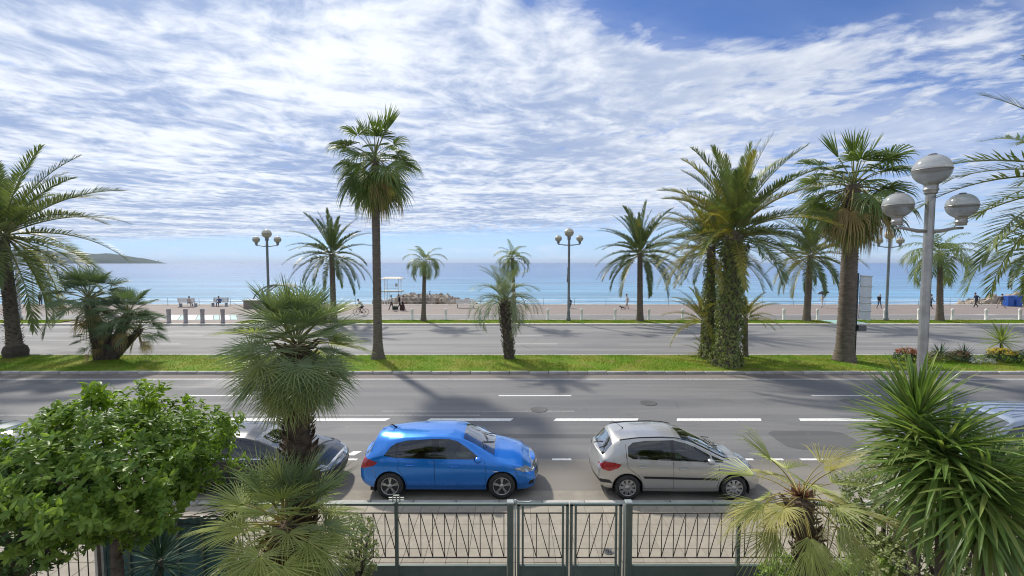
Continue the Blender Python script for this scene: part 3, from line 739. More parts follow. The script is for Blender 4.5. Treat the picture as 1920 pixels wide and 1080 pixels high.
BLUE['feats'] = [
  ('windscreen', s3, [(1.16,.5),(1.16,1.6),(.40,1.6),(.40,.5)], M_screen, .004),
  ('rear_window', s3, [(-1.90,.5),(-1.90,1.6),(-2.03,1.6),(-2.03,.5)], M_glass_dark, .004),
  ('quarter_glass', s2, [(-1.50,1.05),(-1.22,1.01),(-1.22,1.30),(-1.36,1.22)], M_glass_dark, .006),
  ('rear_side_window', s2, [(-1.185,1.005),(-.36,.985),(-.36,1.385),(-1.0,1.345),(-1.185,1.30)], M_glass_dark, .006),
  ('door_pillar', s2, [(-1.22,1.01),(-1.185,1.005),(-1.185,1.30),(-1.22,1.30)], M_blackg, .003),
  ('door_pillar', s2, [(-.36,.985),(-.19,.98),(-.19,1.385),(-.36,1.385)], M_blackg, .003),
  ('front_side_window', s2, [(-.19,.98),(.86,.965),(.50,1.205),(.26,1.335),(.05,1.38),(-.19,1.39)], M_glass, .006),
  ('tail_lamp', (1, 2, 5), [(-2.3,.90),(-2.3,.78),(-2.0,.74),(-1.72,.83),(-1.64,.90),(-1.86,.955),(-2.0,.965)], M_red, -.006),
  ('headlamp', (1, 2, 4), [(1.62,.735),(1.86,.655),(2.3,.60),(2.3,.66),(2.02,.735),(1.8,.775)], M_lampglass, -.004),
  ('lower_grille', (4,), [(1.9,.26),(2.6,.26),(2.6,.42),(1.9,.42)], M_black, .01),
  ('grille', (4,), [(1.9,.48),(2.6,.48),(2.6,.60),(1.9,.60)], M_blackg, .01),
  ('fog_lamp_recess', (1,), [(1.98,.33),(2.12,.33),(2.14,.45),(2.02,.42)], M_black, .012),
  ('bumper_insert', (5,), [(-2.6,.30),(-1.9,.30),(-1.9,.42),(-2.6,.42)], M_black, .006),
  ('sill_trim', s1, [(-1.0,.10),(1.0,.10),(1.0,.235),(-1.0,.235)], M_black, .004),
] + seams([(-.275,.97),(-.26,.3)]) + seams([(.93,.93),(.97,.62),(.93,.3)]) + seams([(-1.12,.98),(-1.16,.78),(-.98,.5),(-.9,.3)]) + seams([(-1.0,.3),(.93,.3)]) + seams([(1.63,.80),(1.75,.52)]) + seams([(-1.78,.80),(-1.68,.5)])
yc = gy(937)+0.86
bx = at(840, 900, yc).x
blue = build_car('hatchback', 'bright blue five-door hatchback parked at the kerb behind the gate', (bx+.07, yc+.03, 0.004), BLUE)
b = MB(); b.tube([(1.70, -.80, .70), (1.86, -.80, .645), (2.02, -.74, .635), (2.1, -.66, .65), (2.13, -.6, .67)], .012, 6); b.build('lamp_strip', mat('white_lens', (0.85, .86, .88), .2), blue)
b = MB(); b.lathe([(.028, 0), (.024, .03), (.0, .05)], 8, origin=(-1.40, 0, 1.44)); b.tube([(-1.42, 0, 1.46), (-1.50, 0, 1.52), (-1.56, 0, 1.525)], [.022, .014, .003], 8); b.build('roof_antenna', M_blackg, blue)
b = MB(); b.box((1.15, -.935, .70), (1.25, -.925, .715)); b.build('wing_badge', M_chrome, blue)

# ---- silver hatchback
SILV = dict(W=1.73, xr=-1.96, xf=1.98, wr=-1.27, wf=1.27, R=.305, arch=.36, spokes=9, style='plain', paint=car_paint('silver_paint', (0.52, 0.505, 0.47), 0.5, 0.30), crease=.004,
  hw=[(-2.1,.78),(-1.85,.90),(-1.5,.97),(-1.0,.99),(0,.99),(1.0,.985),(1.5,.95),(1.8,.86),(1.95,.76),(2.1,.62)],
  zb=[(-2.1,.33),(-1.8,.25),(-1.4,.2),(0,.185),(1.5,.19),(1.9,.2),(2.1,.24)],
  zs=[(-2.1,.88),(-1.8,.97),(-1.3,1.0),(-.5,.95),(.5,.90),(1.0,.87),(1.4,.82),(1.75,.73),(2.05,.60)],
  zr=[(-2.1,.92),(-1.86,1.03),(-1.62,1.24),(-1.4,1.36),(-1.0,1.41),(-.4,1.425),(-.05,1.40),(.35,1.29),(.75,1.10),(1.1,.935),(1.4,.855),(1.75,.755),(2.05,.62)],
  zt=[(-2.1,.95),(-1.95,1.03),(-1.80,1.17),(-1.58,1.40),(-1.5,1.435),(-1.0,1.47),(-.4,1.48),(0,1.455),(.4,1.345),(.8,1.16),(1.2,.965),(1.3,.93),(1.6,.865),(1.85,.77),(2.0,.68),(2.1,.62)],
  yr=[(-2.1,.72),(-1.8,.72),(-1.4,.70),(-.9,.69),(-.2,.69),(.3,.70),(.7,.76),(1.1,.82),(1.4,.82),(1.8,.70),(2.05,.56)],
  nose=lambda z: .14*max(0, (.34-z)/.2)*.6+.22*max(0, (z-.5)/.2), tail=lambda z: .10*max(0, (.5-z)/.3)+.10*max(0, (z-.68)/.3),
  cowl=1.16, seat=.05, belt=.93, zseat=1.3, mirror=(.62, .985, .82), handles=[(-.92, .83, .855), (.05, .79, .862)], wiper=((1.2, .985), (.45, 1.32)), wsw=.92,
  feats=[])
SILV['feats'] = [
  ('windscreen', s3, [(1.24,.5),(1.24,1.6),(.10,1.6),(.10,.5)], M_screen, .004),
  ('rear_window', s3, [(-1.60,.5),(-1.60,1.6),(-1.92,1.6),(-1.92,.5)], M_screen, .004),
  ('rear_side_window', s2, [(-1.26,1.06),(-1.14,1.0),(-.22,.965),(-.22,1.385),(-.8,1.375),(-1.12,1.335),(-1.25,1.25)], M_glass_dark, .006),
  ('door_pillar', s2, [(-.22,.965),(-.13,.962),(-.13,1.385),(-.22,1.385)], M_blackg, .003),
  ('front_side_window', s2, [(-.13,.962),(.72,.925),(.72,1.06),(.40,1.225),(.15,1.315),(-.13,1.385)], M_glass, .006),
  ('quarter_glass', s2, [(.76,.925),(1.02,.91),(1.04,.94),(.76,1.05)], M_glass_dark, .006),
  ('tail_lamp', (1, 2, 5), [(-1.93,.82),(-1.86,.73),(-1.70,.70),(-1.50,.79),(-1.42,.87),(-1.58,.905),(-1.80,.915)], M_red, -.008),
  ('headlamp', (1, 2, 3, 4), [(1.42,.745),(1.72,.63),(1.98,.57),(1.98,.66),(1.7,.765),(1.5,.79)], M_lampglass, -.004),
  ('lower_grille', (4,), [(1.8,.26),(2.6,.26),(2.6,.52),(1.8,.52)], M_black, .01),
  ('bumper_insert', (1, 5), [(-2.4,.40),(-1.62,.40),(-1.70,.48),(-2.4,.50)], M_black, -.006),
  ('side_moulding', s1, [(-.88,.545),(.86,.505),(.87,.55),(-.90,.592)], M_black, -.014),
] + seams([(-.19,.95),(-.17,.28)]) + seams([(.90,.89),(.92,.6),(.86,.28)]) + seams([(-1.30,1.15),(-1.27,.80),(-1.0,.6),(-.86,.28)]) + seams([(-.9,.28),(.86,.28)]) + seams([(-1.3,1.0),(-1.3,1.3)])
yc2 = gy(938)+0.82
sx_ = at(1263, 900, yc2).x
silver = build_car('hatchback', 'champagne silver hatchback with black side moulding parked behind the right fence', (sx_-.12, yc2, 0.004), SILV, R(-0.5))
for sgn in (-1, 1):
    b = MB(); xs_ = np.linspace(-1.42, .18, 14); b.tube([(x, sgn*(np.interp(x, [p[0] for p in SILV['yr']], [p[1] for p in SILV['yr']])*.865*.955), np.interp(x, [-1.42,-1.0,-.4,-.05,.18],[1.372,1.425,1.442,1.424,1.372])+.004) for x in xs_], .012, 6); b.build('roof_moulding', M_black, silver)
b = MB(); b.lathe([(.02, 0), (.016, .025), (.0, .03)], 8, origin=(-1.22, .0, 1.458)); b.tube([(-1.22, 0, 1.475), (-1.50, 0, 1.66)], [.006, .003], 5); b.build('roof_antenna', M_black, silver)
b = MB(); b.tube([(-1.93, .02, 1.075), (-1.90, -.05, 1.12), (-1.78, -.30, 1.22)], .014, 5); b.build('rear_wiper', M_black, silver)

# ---- black saloon behind the fan palm
DARK = dict(BLUE); DARK.update(W=1.80, xr=-2.05, xf=2.2, paint=car_paint('black_paint', (0.012, 0.013, 0.017), 0.4, 0.2),
  zt=[(-2.2,.92),(-2.0,1.0),(-1.75,1.16),(-1.45,1.33),(-1.3,1.37),(-1.0,1.405),(-.4,1.43),(.0,1.41),(.4,1.32),(.8,1.17),(1.15,1.015),(1.25,.975),(1.6,.91),(1.95,.82),(2.12,.73),(2.25,.64)],
  zr=[(-2.2,.90),(-2.0,.98),(-1.75,1.1),(-1.45,1.25),(-1.1,1.33),(-.5,1.37),(0,1.355),(.35,1.29),(.7,1.17),(1.05,1.0),(1.2,.935),(1.5,.86),(1.9,.76),(2.2,.63)],
  handle_mat=M_chrome)
DARK['feats'] = [
  ('windscreen', s3, [(1.16,.5),(1.16,1.6),(.28,1.6),(.28,.5)], M_screen, .004),
  ('rear_window', s3, [(-1.45,.5),(-1.45,1.6),(-1.95,1.6),(-1.95,.5)], M_glass_dark, .004),
  ('rear_side_window', s2, [(-1.35,1.08),(-1.2,1.01),(-.36,.985),(-.36,1.34),(-1.0,1.30),(-1.2,1.24)], M_glass_dark, .006),
  ('door_pillar', s2, [(-.36,.985),(-.26,.98),(-.26,1.34),(-.36,1.34)], M_blackg, .003),
  ('front_side_window', s2, [(-.26,.98),(.82,.965),(.5,1.15),(.26,1.265),(.05,1.31),(-.26,1.34)], M_glass_dark, .006),
  ('window_trim', (1, 2), [(-1.4,.968),(.95,.925),(.95,.945),(-1.4,.99)], M_chrome, -.006),
  ('tail_lamp', (1, 2, 5), [(-2.3,.90),(-2.3,.78),(-1.9,.74),(-1.72,.83),(-1.7,.90),(-1.9,.94)], M_red, -.006),
  ('headlamp', (1, 2, 4), [(1.70,.70),(1.9,.62),(2.3,.58),(2.3,.64),(2.02,.71),(1.85,.735)], M_lampglass, -.004),
  ('lower_grille', (4,), [(1.9,.26),(2.6,.26),(2.6,.5),(1.9,.5)], M_black, .01),
] + seams([(-.31,.97),(-.30,.3)]) + seams([(.93,.92),(.97,.62),(.93,.3)])
p = at(635, 850, yc)
black = build_car('saloon_car', 'black car half hidden behind the shaggy fan palm at the left', (p.x-2.2, yc+.1, 0.004), DARK, R(0.5))

# ---- dark car at the left edge of the view
GREY = dict(DARK); GREY.update(paint=car_paint('dark_green_grey_paint', (0.05, 0.06, 0.06), 0.6, 0.25))
p = at(85, 790, yc+.5)
edgecar = build_car('saloon_car', 'dark car behind the leafy round tree at the left edge, only its glassy top showing', (p.x-1.05, yc+.2, 0.004), GREY, R(-0.5))

# ---- pale people carrier at the right edge
VAN = dict(W=1.88, xr=-2.3, xf=2.3, wr=-1.45, wf=1.45, R=.335, arch=.385, spokes=5, style='plain', paint=car_paint('blue_grey_paint', (0.36, 0.42, 0.52), 0.4, 0.35),
  hw=[(-2.4,.86),(-2.2,.93),(-1.8,.98),(1.5,.985),(1.9,.93),(2.15,.84),(2.35,.7)],
  zb=[(-2.4,.34),(-2,.27),(0,.22),(1.8,.22),(2.3,.25)],
  zs=[(-2.4,1.0),(-2.2,1.08),(0,1.05),(1.0,1.02),(1.4,.98),(1.9,.88),(2.3,.72)],
  zr=[(-2.4,1.05),(-2.25,1.4),(-2.1,1.72),(-1.9,1.78),(0,1.82),(.35,1.76),(.6,1.62),(.95,1.38),(1.3,1.12),(1.5,1.03),(1.9,.91),(2.3,.74)],
  zt=[(-2.4,1.08),(-2.27,1.45),(-2.15,1.78),(-1.9,1.85),(0,1.89),(.35,1.85),(.65,1.67),(1.0,1.42),(1.35,1.16),(1.5,1.09),(1.9,.99),(2.15,.9),(2.35,.76)],
  yr=[(-2.4,.8),(-2.0,.78),(0,.76),(.5,.77),(1.0,.82),(1.4,.84),(1.9,.78),(2.3,.66)],
  nose=lambda z: .1*max(0, (.4-z)/.2)*.6+.14*max(0, (z-.6)/.2), tail=lambda z: .06*max(0, (.5-z)/.3),
  cowl=1.3, seat=.25, belt=1.06, zseat=1.5, mirror=(.95, 1.12, .9), handles=[(-.7, .95, .93), (.35, .93, .93)], wiper=((1.3, 1.17), (.6, 1.66)))
VAN['feats'] = [
  ('windscreen', s3, [(1.34,.5),(1.34,2.1),(.46,2.1),(.46,.5)], M_screen, .004),
  ('rear_side_window', s2, [(-2.0,1.12),(-.85,1.10),(-.85,1.70),(-1.9,1.68)], M_glass_dark, .006),
  ('middle_side_window', s2, [(-.8,1.10),(.02,1.09),(.02,1.73),(-.8,1.71)], M_glass_dark, .006),
  ('front_side_window', s2, [(.08,1.09),(1.06,1.07),(.74,1.42),(.46,1.64),(.08,1.73)], M_glass_dark, .006),
  ('tail_lamp', (1, 2, 5), [(-2.6,1.05),(-2.6,.85),(-2.1,.85),(-2.14,1.05)], M_red, -.006),
  ('headlamp', (1, 2, 4), [(1.75,.80),(2.0,.7),(2.5,.68),(2.5,.78),(2.1,.85),(1.9,.87)], M_lampglass, -.004),
  ('lower_grille', (4,), [(1.9,.3),(2.8,.3),(2.8,.6),(1.9,.6)], M_black, .01)] + seams([(.05,1.0),(.05,.35)]) + seams([(1.1,1.0),(1.1,.4)]) + seams([(-.83,1.0),(-.83,.35)])
p = at(1835, 765, yc+.3)
van = build_car('people_carrier', 'blue-grey van with ribbed roof behind the yucca at the right edge', (p.x+.5, yc+.25, 0.004), VAN, math.pi+R(0.5), 'van')
for k in range(5):
    yy = -.5+.25*k
    b = MB(); b.tube([(-1.9, yy, 1.855), (-1.0, yy, 1.885), (0.0, yy, 1.898), (.3, yy, 1.868)], .012, 6); b.build('roof_rib', VAN['paint'], van)
# ================================================================== plants
def leafmat(name, a, b_, trans=0.3, rough=0.5, vscale=3.0, objvar=0.22, spec=0.4, vamt=1.0):
    return mat(name, a, rough, var=b_, vscale=vscale, vamt=vamt, trans=trans, objvar=objvar, spec=spec)
L_date = leafmat('date_leaf', (0.103, 0.163, 0.049), (0.217, 0.250, 0.075), .25, .45)
L_dateY = leafmat('date_leaf_yellow', (0.200, 0.233, 0.049), (0.400, 0.333, 0.083), .3, .45)
L_date_far = leafmat('far_date_leaf', (0.083, 0.125, 0.047), (0.141, 0.184, 0.067), .25, .45)
L_queen = leafmat('queen_leaf', (0.141, 0.208, 0.049), (0.233, 0.275, 0.083), .3, .45)
L_butia = leafmat('butia_leaf', (0.184, 0.233, 0.125), (0.275, 0.316, 0.184), .25, .5)
L_wash = leafmat('washingtonia_leaf', (0.100, 0.167, 0.037), (0.200, 0.250, 0.067), .3, .45)
L_dead = leafmat('dead_leaf', (0.506, 0.391, 0.196), (0.310, 0.230, 0.103), .35, .8)
L_trachy = leafmat('fan_leaf', (0.165, 0.225, 0.095), (0.275, 0.34, 0.15), .3, .4, spec=.5)
L_trachyY = leafmat('fan_leaf_pale', (0.31, 0.37, 0.11), (0.46, 0.49, 0.17), .35, .4)
L_straw = leafmat('fan_leaf_straw', (0.550, 0.483, 0.200), (0.367, 0.367, 0.133), .35, .6)
L_cham = leafmat('chamaerops_leaf', (0.095, 0.155, 0.065), (0.18, 0.235, 0.10), .25, .45)
L_yucca = leafmat('yucca_leaf', (0.105, 0.19, 0.042), (0.20, 0.29, 0.07), .3, .35, spec=.5)
L_yuccaY = leafmat('yucca_leaf_pale', (0.24, 0.31, 0.085), (0.33, 0.38, 0.12), .35, .35)
L_drac = leafmat('dracaena_leaf', (0.030, 0.075, 0.047), (0.067, 0.125, 0.067), .15, .4)
M_rach = mat('leaf_stalk', (0.20, 0.21, 0.06), 0.5, objvar=.2)
M_rachY = mat('leaf_stalk_yellow', (0.34, 0.27, 0.07), 0.5, objvar=.2)
M_trunk = mat('palm_trunk', (0.215, 0.175, 0.13), 0.95, var=(0.10, 0.08, 0.062), vscale=4, vamt=1.0, bump=1.0, bscale=14, stretch=(1, 1, 3.0))
M_trunkd = mat('palm_trunk_dark', (0.12, 0.095, 0.075), 0.95, var=(0.05, 0.04, 0.032), vscale=6, vamt=1.0, bump=1.0, bscale=18, stretch=(1, 1, 2.0))
M_fibre = mat('palm_fibre', (0.075, 0.055, 0.038), 0.95, var=(0.17, 0.12, 0.075), vscale=9, vamt=1.0, bump=1.0, bscale=30)
M_bark = mat('tree_bark', (0.09, 0.075, 0.06), 0.95, var=(0.16, 0.13, 0.10), vscale=8, bump=1.0, bscale=25)

def rachis(e0, bend, L, nseg=14, sway=0.0, power=1.3):
    pts = []; p = Vector((0, 0, 0)); ds = L/nseg
    for i in range(nseg+1):
        pts.append(p.copy()); s = (i+.5)/nseg; e = e0-bend*s**power
        p = p+Vector((math.cos(e)*math.cos(sway*s), math.cos(e)*math.sin(sway*s), math.sin(e)))*ds
    return pts
def pinnate(L, e0, bend, nl, ll, vang, seed, mats, wd=.035, base=.14, droop=.18, rr=.022, power=1.3):
    rd = random.Random(seed); b = MB(); pts = rachis(e0, bend, L, 14, rd.uniform(-.25, .25), power)
    b.tube(pts, [rr*(1-.85*i/14) for i in range(15)], 4, 1, False)
    P = np.array([tuple(p) for p in pts])
    for side in (-1, 1):
        for k in range(nl):
            s = base+(1-base)*(k+rd.uniform(0.1, .9))/nl; f = s*14; i = min(13, int(f)); q = P[i]+(P[i+1]-P[i])*(f-i)
            t = Vector(P[i+1]-P[i]).normalized(); lat = Vector((0, 0, 1)).cross(t); lat.normalize(); lat *= side; nrm = t.cross(lat)*(-side if side > 0 else -side)
            nrm = Vector((-t.z, 0, t.x)) if True else nrm
            if nrm.z < 0: nrm = -nrm
            sw = R(72-50*s+rd.uniform(-9, 9)); va = vang+rd.uniform(-.22, .22)
            d = t*math.cos(sw)+(lat*math.cos(va)+nrm*math.sin(va))*math.sin(sw); d.normalize()
            l = ll*(0.45+.75*math.sin(math.pi*min(1, .12+.72*s)))*rd.uniform(.85, 1.1)*(.65 if s > .93 else 1)
            wv = d.cross(nrm); wv.normalize(); w_ = wd*(1-.4*s)
            q = Vector(q); m1 = q+d*l*.5+Vector((0, 0, -droop*l*.16)); tip = q+d*l+Vector((0, 0, -droop*l*.75))
            b.add([q-wv*w_*.3, q+wv*w_*.3, m1+wv*w_*.5, m1-wv*w_*.5, tip], [(0, 1, 2, 3), (3, 2, 4)], 0)
    return b.mesh('frond', mats)
def fan(lp, e0, bend, Rb, nseg, spread, seed, mats, droop=.2, fuse=.5, cup=.2, jit=.05, rp=.014, wk=.95):
    rd = random.Random(seed); b = MB(); pts = rachis(e0, bend, lp, 6, rd.uniform(-.2, .2))
    b.tube(pts, [rp*(1.2-.5*i/6) for i in range(7)], 4, 1, False)
    o = pts[-1]; d = (pts[-1]-pts[-2]).normalized(); lat = Vector((0, 0, 1)).cross(d); lat.normalize(); nrm = d.cross(lat)
    if nrm.z < 0 and abs(e0-bend) < 1.5: nrm = -nrm
    roll = rd.uniform(-.35, .35); lat2 = lat*math.cos(roll)+nrm*math.sin(roll); nrm = nrm*math.cos(roll)-lat*math.sin(roll); lat = lat2
    dth = 2*spread/nseg
    for k in range(nseg):
        th = -spread+dth*(k+.5)+rd.uniform(-jit, jit)*dth
        l = Rb*(.80+.2*math.cos(th*.75))*rd.uniform(.9, 1.05)
        rad = d*math.cos(th)+lat*math.sin(th); rad = (rad+nrm*(cup*abs(math.sin(th))+rd.uniform(-.05, .05))).normalized()
        wv = (lat*math.cos(th)-d*math.sin(th)); vs = []
        h1 = fuse*l*math.tan(dth/2)*wk
        for (f, hw_) in ((.05, .05*l*math.tan(dth/2)+.002), (fuse, h1), (.5*(1+fuse), h1*.62)):
            c = o+rad*(l*f)+Vector((0, 0, -droop*l*f**3))
            vs += [c-wv*hw_-nrm*hw_*.55, c+nrm*hw_*.4, c+wv*hw_-nrm*hw_*.55]
        dr = droop*rd.uniform(.8, 1.5)
        vs.append(o+rad*(l*(1-.25*min(1, droop)))+Vector((0, 0, -dr*l)))
        b.add(vs, [(0,1,4,3),(1,2,5,4),(3,4,7,6),(4,5,8,7),(6,7,9),(7,8,9)], 0)
    return b.mesh('frond', mats)
def sword(L, wd, e0, bend, mats, seed=0):
    rd = random.Random(seed); pts = rachis(e0, bend, L, 5, rd.uniform(-.15, .15), 1.6); b = MB(); vs = []
    for i, p in enumerate(pts):
        t = (pts[min(i+1, 5)]-pts[max(i-1, 0)]).normalized(); lat = Vector((0, 0, 1)).cross(t) if abs(t.z) < .98 else Vector((0, 1, 0)); lat.normalize(); nrm = t.cross(lat)
        if nrm.z < 0: nrm = -nrm
        h = wd/2*[.75, .85, 1.0, .9, .6, .03][i]
        vs += [p-lat*h+nrm*h*.45, p, p+lat*h+nrm*h*.45]
    b.add(vs, [(3*i+a, 3*i+a+1, 3*i+a+4, 3*i+a+3) for i in range(5) for a in (0, 1)], 0, False)
    return b.mesh('leaf', mats)

class Kit:
    """frond meshes by elevation class"""
    def __init__(s, maker, elevs, nvar=2): s.el = elevs; s.m = [[maker(e, 100*i+k) for k in range(nvar)] for i, e in enumerate(elevs)]
    def pick(s, e):
        i = min(range(len(s.el)), key=lambda q: abs(s.el[q]-e)+random.uniform(0, .08)); return random.choice(s.m[i])
EL = [R(a) for a in (84, 66, 48, 30, 12, -8, -30, -55)]
def dmaker(mats, bendk=1.0, L=1.0, nl=64, ll=.115, va=.6, wd=.0135, droop=.12, power=1.3):
    return lambda e, sd: pinnate(L, e, bendk*(R(20)+R(40)*math.cos(max(-.9, e))**1.0), nl, ll, va, sd, mats, wd, .14, droop, .0085, power)
K_date = Kit(dmaker([L_date, M_rach]), EL); K_dateY = Kit(dmaker([L_dateY, M_rachY], 1.1), EL, 1)
K_far = Kit(dmaker([L_date_far, M_rach], 1.0, nl=56, ll=.105, wd=.021), EL)
K_bold = Kit(dmaker([L_date, M_rach], .9, nl=46, ll=.15, wd=.017, va=.35), EL)
K_queen = Kit(dmaker([L_queen, M_rach], 2.0, nl=40, ll=.22, wd=.021, droop=.75, va=.25), EL)
K_butia = Kit(dmaker([L_butia, M_rach], 2.75, nl=40, ll=.2, wd=.012, droop=.3, va=.55, power=1.0), EL)
K_wash = Kit(lambda e, sd: fan(.52, e, R(12)+R(22)*math.cos(e), .50, 28, R(110), sd, [L_wash, M_rach], .34, .45, .3, .35, .010), EL)
K_spear = Kit(lambda e, sd: fan(.42, e, R(6), .52, 9, R(24), sd, [L_wash, M_rach], .04, .5, .3, .3, .010), [R(84), R(66)], 3)
K_washD = Kit(lambda e, sd: fan(.5, e, R(20), .45, 22, R(85), sd, [L_dead, M_rachY], .7, .45, .2, .3, .010), [R(-45), R(-65), R(-78)])
K_tra = Kit(lambda e, sd: fan(.5, e, R(8)+R(14)*math.cos(e), .57, 32, R(138), sd, [L_trachy, M_rach], .05, .30, .25, .2, .008, .74), EL, 3)
K_traY = Kit(lambda e, sd: fan(.5, e, R(15)+R(15)*math.cos(e), .57, 32, R(132), sd, [L_trachyY, M_rachY], .10, .30, .2, .25, .008, .74), EL, 2)
K_traD = Kit(lambda e, sd: fan(.45, e, R(20), .5, 32, R(110), sd, [L_straw, M_rachY], .45, .4, .2, .3, .008, .8), [R(10), R(-25), R(-50), R(-70)], 2)
K_thin = Kit(lambda e, sd: fan(.5, e, R(18)+R(18)*math.cos(e), .72, 24, R(58), sd, [L_trachyY if sd % 3 else L_straw, M_rachY], .22, .3, .3, .3, .008, .7), EL, 3)
K_cham = Kit(lambda e, sd: fan(.5, e, R(15)+R(15)*math.cos(e), .5, 26, R(115), sd, [L_cham, M_rach], .15, .4, .2, .2, .012, .8), EL)
K_chamD = Kit(lambda e, sd: fan(.45, e, R(20), .5, 22, R(100), sd, [L_dead, M_rachY], .4, .4, .2, .3, .012, .8), [R(-30), R(-60)], 1)

def trunk(parent, base, top, r0, r1, m=None, ring=.16, bow=0.0, flare=0.0, seed=1, rough=.05, name='trunk'):
    rd = random.Random(seed); base = Vector(base); top = Vector(top); Lh = (top-base).length; n = max(8, int(Lh/ring)*2); pts = []; rs = []
    for i in range(n+1):
        f = i/n; p = base.lerp(top, f)+Vector((bow*math.sin(math.pi*f), 0, 0)); pts.append(p)
        r = r0+(r1-r0)*f+flare*math.exp(-f*Lh/.45); rs.append(r*(1+(rough if i % 2 else -rough)+rd.uniform(-rough, rough)*.7))
    b = MB(); b.tube(pts, rs, 18, 0, True); return b.build(name, m or M_trunk, parent)
def boots(parent, base, top, r0, r1, n, size, m, up=.8, name='leaf_bases', frac0=0.0, frac1=1.0, seed=3):
    """persistent leaf bases wrapped round a trunk"""
    rd = random.Random(seed); base = Vector(base); top = Vector(top); b = MB(); ga = 2.39996
    for k in range(n):
        f = frac0+(frac1-frac0)*(k+rd.uniform(-.4, .4))/n; f = min(1, max(0, f)); c = base.lerp(top, f); r = (r0+(r1-r0)*f)*.96; an = k*ga+rd.uniform(-.3, .3)
        d = Vector((math.cos(an), math.sin(an), 0)); t = Vector((-d.y, d.x, 0)); s_ = size*rd.uniform(.6, 1.3)
        p = c+d*r; o = d*(.55+rd.uniform(-.2, .4))+Vector((0, 0, up)); o.normalize()
        w_ = s_*.42
        b.add([p-t*w_, p+t*w_, p+o*s_*.6+t*w_*.6, p+o*s_*.6-t*w_*.6, p+o*s_+t*w_*.2, p+o*s_-t*w_*.2, p+d*s_*.22+Vector((0,0,.1*s_)), p+o*s_*.6+d*s_*.16],
              [(0, 6, 7, 3), (6, 1, 2, 7), (3, 7, 5), (7, 2, 4), (7, 4, 5)])
    return tag(b.build(name, m, parent), kind='stuff')
def crown(parent, top, kit, n, scale, e_hi, e_lo, tw=0.0, jit=.12, sjit=.1, yaw0=None, power=1.0, r0=.1, zspan=.35, kit2=None, p2=0.0, khi=None):
    top = Vector(top); ga = 2.39996; a0 = yaw0 if yaw0 is not None else random.uniform(0, 6)
    for k in range(n):
        f = ((k+.5)/n)**power; e = e_hi+(e_lo-e_hi)*f+random.uniform(-jit, jit); an = a0+k*ga+random.uniform(-.15, .15)
        kk = kit2 if (kit2 and random.random() < p2*(.3+f)) else kit
        if khi and e > R(56): kk = khi
        me = kk.pick(e); sc_ = scale*random.uniform(1-sjit, 1+sjit)*(1.0 if f > .12 else .9)
        o = link('frond', me, parent, top+Vector((math.cos(an)*r0*min(1, .2+f), math.sin(an)*r0*min(1, .2+f), zspan*(.5-f))), (random.uniform(-.1, .1), random.uniform(-.06, .06), an), sc_)

def palm(name, label, base, top, ra, rb, kit, n, scale, e_hi, e_lo, group=None, tm=None, bow=0, flare=.12, cat='palm tree', **kw):
    rt = thing(name, label, cat, base, 0, group); lt = Vector(top)-Vector(base)
    trunk(rt, (0, 0, -.05), lt, ra, rb, tm, bow=bow, flare=flare, seed=len(label))
    crown(rt, lt, kit, n, scale, R(e_hi), R(e_lo), **kw)
    return rt
def on(u, v, z): return ground(u, v, z)
random.seed(11)
GV = 'palms on the far verge'; GM = 'palms on the median lawn'
# --- median lawn palms
p = on(30, 669, .16); date_left = palm('date_palm', 'large date palm with a leaning trunk at the left edge of the median lawn', p, at(4, 438, p.y), .34, .27, K_date, 58, 5.9, 82, -48, GM, flare=.25, kit2=K_dateY, p2=.12, r0=.28, zspan=.7, jit=.16)
boots(date_left, Vector((0,0,0)), at(4, 438, p.y)-p, .36, .29, 320, .17, M_trunkd, .5)
b = MB(); b.lathe([(.42, -.1), (.55, .05), (.58, .35), (.5, .62), (.36, .7)], 20); b.build('root_collar', M_trunkd, date_left)
p = on(709, 673, .16); t = at(703, 296, p.y)
wash = palm('fan_palm', 'very tall slender fan palm with drooping leaves standing on the median lawn', p, t, .25, .20, K_wash, 46, 2.7, 88, -40, GM, flare=.22, r0=.12, zspan=.6, jit=.26, sjit=.22, power=.8, khi=K_spear, kit2=K_washD, p2=.06)
lt = t-p; crown(wash, lt-Vector((0, 0, .6)), K_wash, 9, 2.5, R(-38), R(-62), r0=.2, zspan=.3)
crown(wash, lt-Vector((0, 0, .75)), K_washD, 11, 2.2, R(-50), R(-76), r0=.22, zspan=.5)
p = on(955, 673, .16); t = at(946, 566, p.y)
butia = palm('jelly_palm', 'short grey-green palm with recurved fronds in the middle of the median lawn', p, t, .24, .30, K_butia, 40, 2.5, 84, 22, GM, flare=.1, r0=.16, zspan=.4, tm=M_trunkd)
boots(butia, (0, 0, 0), t-p, .25, .34, 190, .24, M_trunk, 1.0, frac1=1.03)
p = on(1583, 676, .16); t = at(1600, 346, p.y)
wash2 = palm('fan_palm', 'tall thick-trunked fan palm beside the road sign on the median lawn', p, t, .44, .36, K_wash, 44, 3.2, 88, -26, GM, flare=.2, r0=.2, zspan=.6, jit=.24, power=.85, khi=K_spear, sjit=.12, kit2=K_washD, p2=.08)
lt = t-p; crown(wash2, lt-Vector((0, 0, .5)), K_wash, 7, 2.9, R(-30), R(-55), r0=.3, zspan=.3)
crown(wash2, lt-Vector((0, 0, .6)), K_washD, 26, 2.6, R(-42), R(-78), r0=.36, zspan=.7)
